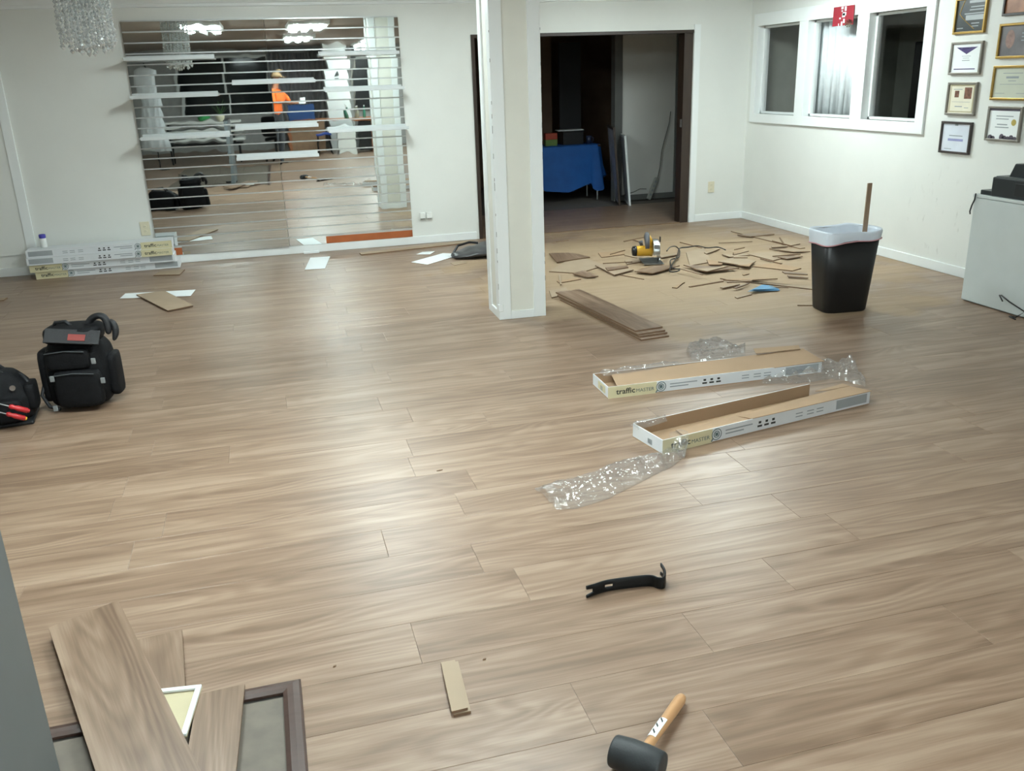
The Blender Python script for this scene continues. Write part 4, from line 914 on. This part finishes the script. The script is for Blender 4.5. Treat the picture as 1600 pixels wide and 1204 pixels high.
for x in (Lh * .30, Lh * .57):
    zc = ztop + (zend - ztop) * x / Lh; rr_ = .0125 + .0022 * (x / Lh) * 1.0 + .0012
    ring_.append([Vector((x, rr_ * math.sin(a), zc + rr_ * math.cos(a))) for a in [-.9 + .18 * k + .25 for k in range(11)]])
st_ = b.loft(ring_, cap=False, close=False).build('paper_sticker', PAPER, hnd, True)
b = MB()
for x, a0 in ((.35, .2), (.44, .35), (.52, .15)):
    xx = Lh * x; zc = ztop + (zend - ztop) * x; rr_ = .0125 + .0022 * x + .0018
    b.loft([[Vector((xx + dx + sl * (a - a0) * .02, rr_ * math.sin(a), zc + rr_ * math.cos(a))) for a in [a0 - .35 + .14 * k for k in range(6)]] for dx, sl in ((0, 1), (.007, 1))], cap=False, close=False)
b.build('sticker_marks', INK, hnd, True)

# ================================================================== SPRAY CAN, DOOR LEAF
sc = B(69, 388, 8.90); cn_ = thing('glue_bottle', 'small white bottle with purple cap standing on the stacked cartons', 'bottle', (sc.x, 8.92, 4 * (CH + .0008)), 0)
MB().lathe([(.026, 0), (.029, .004), (.029, .075), (.025, .085)], 24).build('bottle_body', WHITEP, cn_, True)
MB().lathe([(.026, .083), (.029, .086), (.029, .112), (.025, .118), (.001, .119)], 24).build('bottle_cap', mat('purple_cap', '3f3a9a', .4), cn_, True)
e_ = G(106, 1250)
dl = thing('partition_panel', 'blue-grey half-height partition panel beside the tiled entry', 'partition', (e_.x, e_.y, 0), 0)
DG = mat('blue_grey_paint', '5f6668', .5, var=.03)
MB().box(-.05, 0, -.9, 0, .03, 1.04).build('panel_board', DG, dl, bevel=.002)
MB().box(-.06, .01, -.91, .0, 1.04, 1.06).build('top_rail', DSTEEL, dl, bevel=.003)
for y in (-.8, -.12): MB().box(-.2, .0, y, y + .05, -.004, .03).build('foot', DSTEEL, dl, bevel=.003)

# ================================================================== STORAGE ROOM CONTENTS
CLOTH = mat('blue_cloth', '1556a0', .7, var=.1, bump=.1)
st = thing('storage_table', 'folding table under a blue cloth in the storage room', 'table', (3.88, 11.55, 0))
MB().box(-.50, .44, -.24, .24, .69, .715).build('table_top', DARKWOOD, st)
for x in (-.45, .4):
    for y in (-.2, .2): MB().tube([(x, y, 0), (x, y, .69)], .014, 8).build('leg', STEEL, st)
b = MB(); per = []
for k in range(64):
    v = rect_ring(.96, .50, 0, 64, 8, -.03, 0)[k]; per.append(v)
rr_ = []
for z, ex in ((.718, .9), (.718, 1.0), (.70, 1.012), (.45, 1.05), (.12, 1.10)):
    row = []
    for k, v in enumerate(per):
        f_ = 0 if z > .6 else (.718 - z) * .07 * math.sin(k * .95); u = Vector((v.x, v.y, 0)).normalized()
        zz = z
        if z < .2: zz = z + .10 * (math.sin(k * .42 + 1.3)) + (.10 if v.x > .1 else -.04)
        row.append(Vector((v.x * ex, v.y * ex, max(.012, zz))) + u * f_)
    rr_.append(row)
o = b.loft(rr_, cap=False).build('tablecloth', CLOTH, None, True, loc=(3.88, 11.55, 0)); tag(o, 'bright blue cloth draped over the storage table', 'tablecloth')
mt = MB().box(-.43, .39, -.19, .19, .719, .722).build('cloth_top', CLOTH, o)
bxs = thing('storage_box', 'dark box with white papers on the blue table', 'box', (3.98, 11.55, .7225)); MB().box(-.14, .14, -.12, .12, 0, .16).build('box_body', BLACK, bxs, bevel=.004); sg.scale.z = .68
MB().box(-.15, .15, -.13, .13, .16, .175).build('box_lid', BLACK, bxs, bevel=.003)
o = MB().prism([(-.2, -.12), (.16, -.1), (.2, .1), (-.17, .11)], 0, .008).build('paper_pile', PAPER, None, loc=(3.97, 11.55, .898)); tag(o, 'pile of white papers on the dark storage box', 'papers')
for nm, c_, x, y in (('red and green packet on the blue table beside the box', 'a23b22', 3.66, 11.42), ('dark blue cup on the blue table right of the box', '26304a', 4.2, 11.45)):
    t = thing('packet' if 'packet' in nm else 'cup', nm, 'packet' if 'packet' in nm else 'cup', (x, y, .7225))
    if 'packet' in nm: MB().box(-.08, .08, -.04, .04, .08, .16).build('packet_top', mat('packet_red', c_, .5), t, bevel=.003); MB().box(-.08, .08, -.04, .04, 0, .08).build('packet_base', mat('packet_green', '5b7a35', .5), t, bevel=.003)
    else: MB().lathe([(.03, 0), (.04, .1), (.037, .1), (.027, .006)], 18).build('cup_body', mat('cup_blue', c_, .4), t, True); MB().tube([(.035, 0, .08), (.065, 0, .07), (.06, 0, .03), (.032, 0, .025)], .006, 6).build('cup_handle', MATS['cup_blue'], t, True)
def leaning(label, x, y, w, h, tilt, fm, pm, rz=0):
    t = thing('framed_picture', label, 'picture frame', (x, y, 0), rz, 'pictures leaning in the storage room'); M = Matrix.Rotation(-tilt, 4, 'X')
    b = MB()
    for a in ((-w/2, w/2, 0, .03), (-w/2, w/2, h - .03, h), (-w/2, -w/2 + .03, .03, h - .03), (w/2 - .03, w/2, .03, h - .03)): b.box(a[0], a[1], 0, .025, a[2], a[3], M)
    b.build('frame', fm, t); MB().box(-w/2 + .03, w/2 - .03, .008, .02, .03, h - .03, M).build('picture', pm, t)
leaning('dark framed pale picture leaning by the blue table', 4.42, 10.98, .75, .96, .08, DARKWOOD, mat('blurry_picture', 'a3a6ae', .4, var=.4, scale=4), 1.3)
leaning('white framed board leaning in front of the dark framed picture', 4.52, 10.86, .60, .86, .08, PAPER, mat('pale_picture', 'b8bdc4', .4, var=.1), 1.3)
ps = thing('power_strip', 'grey power strip leaning against the storage room wall', 'power strip', (4.86, 10.99, .004), 0)
M = Matrix.Rotation(.45, 4, 'Y') @ Matrix.Rotation(-.12, 4, 'X')
MB().box(-.025, .025, -.02, .02, 0, .30, M).build('strip_body', mat('strip_grey', 'a9aca4', .5), ps, bevel=.004)
for k in range(4): MB().box(-.012, .012, -.022, -.02, .05 + k * .06, .08 + k * .06, M).build('strip_socket', GREYINK, ps)
top_ = B(1047, 172, 11.05); pts = [B(x, y, 11.03) for x, y in ((1048, 174), (1046, 190), (1040, 212), (1034, 235), (1031, 262), (1026, 285))]
_c = MB().tube(pts, .005, 6).build('power_cord', mat('grey_cord', '5b5d58', .6), None, True)
_pm = Matrix.Translation(ps.location) @ ps.rotation_euler.to_matrix().to_4x4(); _c.parent = ps; _c.matrix_parent_inverse = _pm.inverted()

pts = [B(x, y, 10.95) for x, y in ((1010, 295), (1000, 295), (990, 300), (980, 303), (968, 307))]
_c = MB().tube(pts, .005, 6).build('plugged_cord', mat('grey_cord', '5b5d58', .6), None, True)
_pm = Matrix.Translation(ps.location) @ ps.rotation_euler.to_matrix().to_4x4(); _c.parent = ps; _c.matrix_parent_inverse = _pm.inverted()


# ================================================================== THE REST OF THE ROOM, SEEN IN THE MIRROR
# grey pleated curtain on the front wall
ya = YF + .08; c0, c1 = .12, V(515, 100, ya).x
b = MB(); n = 150; rings = []
for z in (.12, 2.38):
    rings.append([Vector((c0 + (c1 - c0) * k / n, ya + .03 * math.sin(k * .75) + .008 * math.sin(k * 1.9), z)) for k in range(n + 1)])
o = b.loft(rings, cap=False, close=False).build('grey_curtain', mat('grey_curtain_cloth', '9c9c9f', .8, var=.15, scale=6, stretch=(6, 1, .2)), None, True); so = o.modifiers.new('s', 'SOLIDIFY'); so.thickness = .004
tag(o, 'grey pleated curtain hanging on the front wall, seen in the mirror', 'curtain')
# night window
wx0, wx1 = V(285, 100, YF).x, c0 - .03
wd2 = thing('window_2', 'dark night window with white frame, seen in the mirror', 'window', (0, YF, 0)); wd2['kind'] = 'structure'
MB().box(wx0, wx1, .005, .02, .95, 2.25).build('pane', mat('night_glass', '0d1416', .08), wd2)
for x0_, x1_, z0_, z1_ in ((wx0 - .06, wx1 + .02, .89, .95), (wx0 - .06, wx1 + .02, 2.25, 2.31), (wx0 - .06, wx0, .95, 2.25), (wx1, wx1 + .03, .95, 2.25), ((wx0 + wx1) / 2 - .02, (wx0 + wx1) / 2 + .02, .95, 2.25)):
    MB().box(x0_, x1_, 0, .04, z0_, z1_).build('window_frame', TRIMW, wd2)
# second post
q0, q1 = V(508, 120, -5.0), V(545, 120, -5.0)
p2 = MB().box(q0.x, q1.x, -5.0 - (q1.x - q0.x) * .8, -5.0, 0, ZC).build('trim_7', TRIMW); struct(p2, 'white square post behind the desk, seen in the mirror', 'post')
sgn = V(527, 118, -5.0); t = thing('wall_sign', 'small black triangle sign on the white post, seen in the mirror', 'sign', (sgn.x, -4.999, sgn.z - .06))
b = MB(); b.prism([(-.06, .04), (.06, .04), (0, .14)], -.004, 0, Matrix.Rotation(math.pi / 2, 4, 'X')); b.build('triangle_mark', INK, t); MB().box(-.05, .05, 0, .004, -.01, .01).build('bar_mark', INK, t)
# black framed board
q0, q1 = V(548, 72, YF + .02), V(590, 172, YF + .02)
bb2 = thing('notice_board', 'black notice board in a grey frame on the front wall', 'board', (0, YF + .001, 0))
MB().box(q0.x, q1.x, .0, .02, q1.z, q0.z).build('board_face', BLACK, bb2)
for x0_, x1_, z0_, z1_ in ((q0.x - .03, q1.x + .03, q0.z, q0.z + .03), (q0.x - .03, q1.x + .03, q1.z - .03, q1.z), (q0.x - .03, q0.x, q1.z, q0.z), (q1.x, q1.x + .03, q1.z, q0.z)):
    MB().box(x0_, x1_, 0, .03, z0_, z1_).build('board_frame', SILV, bb2)
MB().box(q0.x + .1, q1.x - .1, .021, .024, q0.z - .35, q0.z - .22).build('pinned_sheet', PAPER, bb2)
# desk with things on it
d0, d1 = V(448, 190, -4.0), V(586, 184, -4.0)
DW = mat('desk_brown', '9a5f38', .45, var=.15, scale=3, stretch=(1, 6, 6)); DW2 = mat('desk_tan', '8f7258', .5, var=.1)
dk = thing('office_desk', 'brown wooden desk with tan front panel, seen in the mirror', 'desk', (d0.x, -4.0, 0)); Ld = d1.x - d0.x; dz_ = .76
MB().box(0, Ld, -.7, 0, dz_ - .04, dz_).build('desk_top', DW, dk, bevel=.004)
MB().box(.03, Ld * .42, -.06, -.04, .02, dz_ - .04).build('front_panel', DW2, dk)
MB().box(Ld - .09, Ld - .02, -.68, -.02, 0, dz_ - .04).build('side_panel', DW, dk); MB().box(.01, .06, -.68, -.02, 0, dz_ - .04).build('side_panel', DW, dk)
MB().box(Ld * .80, Ld - .09, -.62, -.05, .05, dz_ - .05).build('opening_shade_block', BLACK, dk)  # black block painting the shade inside the desk's opening
x_ = V(528, 220, -3.9).x
t = thing('white_drawer_box', 'white box standing in front of the desk, seen in the mirror', 'box', (x_ + .2, -3.82, 0)); MB().box(-.22, .22, -.14, .14, 0, .58).build('box_body', WHITEP, t, bevel=.004); MB().box(-.225, .225, -.145, .145, .58, .61).build('box_lid', PAPER, t)
t = thing('blue_stool', 'blue backed stool standing by the desk panel, seen in the mirror', 'stool', (V(508, 220, -3.7).x, -3.7, 0))
MB().box(-.15, .15, -.13, .13, .44, .48).build('seat', BLUE, t, bevel=.01)
for sx in (-.12, .12):
    for sy in (-.1, .1): MB().tube([(sx, sy, .44), (sx * 1.15, sy * 1.15, 0)], .011, 8).build('leg', DSTEEL, t)
bq0, bq1 = V(448, 160, -4.2), V(495, 183, -4.2)
t = thing('blue_crate', 'blue plastic crate on the brown desk, seen in the mirror', 'crate', ((bq0.x + bq1.x) / 2, -4.3, dz_)); w2 = (bq1.x - bq0.x) / 2
CB = mat('crate_blue', '24518f', .5)
for a in ((-w2, w2, -.15, -.14), (-w2, w2, .14, .15), (-w2, -w2 + .012, -.14, .14), (w2 - .012, w2, -.14, .14)): MB().box(a[0], a[1], a[2], a[3], .01, .32).build('crate_side', CB, t)
MB().box(-w2, w2, -.15, .15, 0, .01).build('crate_floor', CB, t)
for k, (px, lab, cc) in enumerate(((541, 'green bottle on the desk beside the white post, alone', '3f7f6a'), (559, 'pale glass jar on the desk beside a green bottle', 'a8a792'), (570, 'green bottle on the desk beside the pale jar', '4e9a80'))):
    p = V(px, 180, -4.25); t = thing('bottle', lab + ', seen in the mirror', 'bottle', (p.x, -4.25, dz_), 0, 'bottles on the desk')
    MB().lathe([(.04, 0), (.045, .01), (.045, .15), (.02, .2), (.018, .22)], 16).build('bottle_body', mat('bottle_%d' % k, cc, .15, trans=.3), t, True); MB().lathe([(.02, .22), (.02, .25), (.0, .25)], 12).build('bottle_cap', WHITEP, t)
# white folding tables stacked flat, with plant
s0, s1 = V(262, 200, -3.0), V(392, 200, -3.0); sx0, sx1 = s0.x, s1.x
for k in range(4):
    t = thing('folding_table', 'white folding table lying flat in the stack, ' + ('lowest', 'second from the floor', 'third from the floor', 'topmost')[k], 'table', (sx0, -3.4, .42 + k * .115 if k else .42), 0, 'stacked white tables')
    MB().box(0, sx1 - sx0 - .05 * (k % 2), -.0, .7, .06, .11).build('table_top', WHITEP, t, bevel=.006)
    MB().box(.12, .16, .05, .65, 0, .06).build('folded_leg', DSTEEL, t); MB().box(sx1 - sx0 - .25, sx1 - sx0 - .21, .05, .65, 0, .06).build('folded_leg', DSTEEL, t)
t = thing('trestle_bench', 'low grey trestle carrying the stacked white tables', 'trestle', (sx0, -3.4, 0))
MB().box(.05, sx1 - sx0 - .05, .1, .6, .38, .418).build('trestle_top', DSTEEL, t)
for x in (.12, sx1 - sx0 - .12):
    for y in (.14, .56): MB().tube([(x, y, 0), (x, y, .38)], .018, 8).build('leg', DSTEEL, t)
ptop = .42 + 3 * .115 + .111; px_ = V(350, 150, -3.1).x
pl = thing('potted_plant', 'spiky green plant in a pale pot on the stacked tables', 'plant', (px_, -3.1, ptop))
MB().lathe([(.07, 0), (.10, .16), (.09, .16), (.06, .02)], 20).build('plant_pot', IVORY, pl, True)
LEAF = mat('leaf_green', '3f6a35', .5, var=.3)
rs = random.Random(9)
for k in range(16):
    a = k * 2.4; L = rs.uniform(.22, .36); lean = rs.uniform(.3, .8); w = .012; pts = []
    b = MB(); rr_ = []
    for i in range(6):
        u = i / 5; r = L * u * lean; z = .15 + L * u * (1 - .35 * lean * u); ww = w * (1 - u) + .001
        rr_.append([Vector((r * math.cos(a) - ww * math.sin(a), r * math.sin(a) + ww * math.cos(a), z)), Vector((r * math.cos(a) + ww * math.sin(a), r * math.sin(a) - ww * math.cos(a), z)), Vector((r * math.cos(a), r * math.sin(a), z - .004))])
    b.loft(rr_).build('leaf', LEAF, pl)
t = thing('green_bag', 'bright green bag lying on the stacked white tables', 'bag', (V(325, 160, -3.05).x, -3.15, ptop)); rr_ = [rect_ring(.28 * f_, .22 * f_, z, 18, 3) for f_, z in ((.8, 0), (1, .02), (.95, .07), (.5, .11))]
MB().loft(rr_).build('bag_body', mat('bright_green', '3fa35c', .5, var=.2, bump=.3), t, True)
MB().tube([(-.06, 0, .1), (-.04, 0, .15), (.04, 0, .15), (.06, 0, .1)], .006, 6).build('bag_handle', MATS['bright_green'], t, True)
# white garment on a stand
gx = V(240, 140, -2.0).x; t = thing('garment_stand', 'long white garment hanging on a stand, seen in the mirror', 'clothes stand', (gx, -2.0, 0))
rr_ = []
for w, d, z in ((.12, .10, 2.0), (.40, .16, 1.92), (.38, .16, 1.6), (.34, .16, 1.3), (.46, .24, .7), (.52, .28, .35)):
    ring = rect_ring(w, d, z, 36, 2.4)
    for k, v in enumerate(ring): v += Vector((v.x, v.y, 0)).normalized() * .02 * math.sin(k * 1.9) * (2.0 - z) / 1.6
    rr_.append(ring)
MB().loft(rr_).build('garment', mat('white_garment', 'd9dde0', .8), t, True); MB().tube([(0, 0, .03), (0, 0, 2.08)], .012, 8).build('stand_pole', DSTEEL, t); MB().lathe([(.19, 0), (.19, .02), (.02, .04)], 24).build('stand_base', DSTEEL, t)
# office chair
oc = thing('office_chair', 'black office chair by the person in orange, seen in the mirror', 'chair', (V(412, 230, -3.2).x + .02, -3.0, 0), .6)
pouch('seat', 0, 0, .43, .46, .44, .07, NYLON, oc); pouch('backrest', 0, .22, .52, .42, .07, .42, NYLON, oc)
MB().tube([(0, 0, .09), (0, 0, .43)], .025, 10).build('gas_column', DSTEEL, oc)
for k in range(5):
    a = k * 2 * math.pi / 5; o = MB().tube([(0, 0, .09), (.27 * math.cos(a), .27 * math.sin(a), .065)], [.022, .014], 8).build('base_arm', BLACK, oc)
    MB().lathe([(.025, -.015), (.03, 0), (.025, .015)], 12, Matrix.Translation((.27 * math.cos(a), .27 * math.sin(a), .03)) @ Matrix.Rotation(math.pi / 2, 4, 'X')).build('castor', BLACK, o)

# ---------------------------------------------------------------- person in orange (stands behind the camera, seen in the mirror)
def skin_mesh(verts, edges, radii, root, sub=2):
    me = bpy.data.meshes.new('skin'); me.from_pydata(verts, edges, []); o = bpy.data.objects.new('tmp', me); COL.objects.link(o)
    o.modifiers.new('skin', 'SKIN'); sb = o.modifiers.new('sub', 'SUBSURF'); sb.levels = sub; sb.render_levels = sub
    for i, r in enumerate(radii):
        sv = me.skin_vertices[0].data[i]; sv.radius = (r, r) if not isinstance(r, tuple) else r; sv.use_root = (i == root)
    dg = bpy.context.evaluated_depsgraph_get(); m = bpy.data.meshes.new_from_object(o.evaluated_get(dg)); bpy.data.objects.remove(o); return m
JV = [(0, 0, .96, .15), (.01, 0, 1.10, .145), (.04, 0, 1.25, .155), (.06, 0, 1.38, .14), (.075, 0, 1.47, .06), (.10, 0, 1.54, .062), (.125, 0, 1.62, .092), (.14, 0, 1.70, .085)]
verts = [v[:3] for v in JV]; rad = [v[3] for v in JV]; ed = [(i, i + 1) for i in range(7)]
for sgn_ in (1, -1):
    b0 = len(verts)
    for p, r in (((.055, .15 * sgn_, 1.40), .066), ((.10, .22 * sgn_, 1.34), .054), ((.20, .25 * sgn_, 1.17), .043), ((.32, .21 * sgn_, 1.17), .038), ((.43, .15 * sgn_, 1.18), .026), ((.48, .135 * sgn_, 1.18), .028), ((.52, .13 * sgn_, 1.18), .024)): verts.append(p); rad.append(r)
    ed += [(3, b0)] + [(b0 + i, b0 + i + 1) for i in range(6)]
    for f_ in range(4):
        k0 = len(verts); yy = .13 * sgn_; zz = 1.18 + (f_ - 1.5) * .017; ll = (.9, 1.05, 1.0, .8)[3 - f_]
        for dx, dy in ((.028, .0), (.055, -.008), (.072, -.024)): verts.append((.52 + dx * ll, yy + dy * sgn_, zz)); rad.append(.0085)
        ed += [(b0 + 6, k0), (k0, k0 + 1), (k0 + 1, k0 + 2)]
    k0 = len(verts)
    for p in ((.50, .115 * sgn_, 1.205), (.525, .105 * sgn_, 1.222)): verts.append(p); rad.append(.0095)
    ed += [(b0 + 5, k0), (k0, k0 + 1)]
    b0 = len(verts)
    for p, r in (((0, .10 * sgn_, .88), .105), ((.01, .105 * sgn_, .70), .085), ((.03, .11 * sgn_, .50), .062), ((.0, .115 * sgn_, .32), .060), ((-.03, .12 * sgn_, .11), .042), ((-.01, .12 * sgn_, .055), .048), ((.13, .135 * sgn_, .042), .036)): verts.append(p); rad.append(r)
    ed += [(0, b0)] + [(b0 + i, b0 + i + 1) for i in range(6)]
pe = thing('person', 'person in orange shirt and dark trousers standing by the desk, seen in the mirror', 'person', (V(436, 230, -1.5).x, -1.5, 0), .55); pe.scale = (1.06, 1.12, 1.04)
pm = skin_mesh(verts, ed, rad, 0)
zmin = min(v.co.z for v in pm.vertices)
for v in pm.vertices: v.co.z -= zmin
pm.materials.clear()
SKN = mat('skin', 'b98468', .5, var=.05)
for m_ in (mat('orange_shirt', 'e0661f', .8, var=.08, scale=12, bump=.2, bscale=30), mat('dark_trousers', '3a3d42', .8, var=.25, scale=14), SKN, BLACK): pm.materials.append(m_)
for p in pm.polygons:
    p.use_smooth = True; c = p.center; z = c.z + zmin
    p.material_index = 3 if z < .09 else 1 if (z < .97 and c.x < .3) else 2 if (z > 1.475 or c.x > .23) else 0
bo = bpy.data.objects.new('body', pm); COL.objects.link(bo); bo.parent = pe
b = MB(); rr_ = []
for i in range(9):
    u = i / 8; a = u * math.pi / 2; rr_.append([Vector((.122 + .104 * math.cos(a) * math.cos(t2) * 1.02, .098 * math.cos(a) * math.sin(t2), 1.685 - zmin + .105 * math.sin(a))) for t2 in [2 * math.pi * k / 24 for k in range(24)]])
b.loft(rr_).build('cap', mat('tan_cap', '8f7656', .8), pe, True)
b = MB(); b.prism([(.20, -.075), (.28, -.055), (.305, 0), (.28, .055), (.20, .075)], 1.685 - zmin, 1.693 - zmin); b.build('cap_brim', MATS['tan_cap'], pe)
HAIR = mat('brown_hair', '3a2a20', .8)
b = MB(); b.loft([[Vector((.045 + dx, .075 * math.cos(a), z - zmin + .0)) + Vector((.05 * math.sin(a), 0, 0)) for a in [2 * math.pi * k / 14 for k in range(14)]] for dx, z in ((.03, 1.69), (.015, 1.64), (.02, 1.58), (.03, 1.55))]); b.build('hair', HAIR, pe, True)
b = MB(); b.tube([(.215, 0, 1.665 - zmin), (.236, 0, 1.632 - zmin), (.215, 0, 1.622 - zmin)], [.008, .014, .008], 8); b.build('nose', SKN, pe, True)
for sgn_ in (1, -1):
    b = MB(); b.lathe([(.002, -.009), (.009, -.004), (.009, .004), (.002, .009)], 10, Matrix.Translation((.205, .034 * sgn_, 1.662 - zmin))); b.build('eye', PAPER, pe, True)
    b = MB(); b.tube([(.12, .094 * sgn_, 1.67 - zmin), (.11, .103 * sgn_, 1.645 - zmin), (.12, .094 * sgn_, 1.615 - zmin)], [.008, .012, .007], 8); b.build('ear', SKN, pe, True)
b = MB(); b.tube([(.205, -.025, 1.588 - zmin), (.214, 0, 1.587 - zmin), (.205, .025, 1.588 - zmin)], .005, 6); b.build('mouth', mat('lips', '8e5148', .5), pe, True)
ph = tag(MB().box(-.004, .004, -.12, .12, -.055, .085).build('white_card', PAPER, None, bevel=.002), 'white sheet held in both hands by the person in orange', 'paper'); ph.rotation_euler.z = .55; ph.location = (pe.location.x + .635 * math.cos(.55), pe.location.y + .635 * math.sin(.55), 1.255 - zmin)

for o in bpy.data.objects:
    if o.name.split('.')[0] in ('fine_print', 'icons', 'printed_lines', 'printed_border', 'white_print', 'paint_chips', 'sticker_marks', 'barcode', 'slots', 'poinsettia_leaves', 'groove_liners'): o['kind'] = 'stuff'
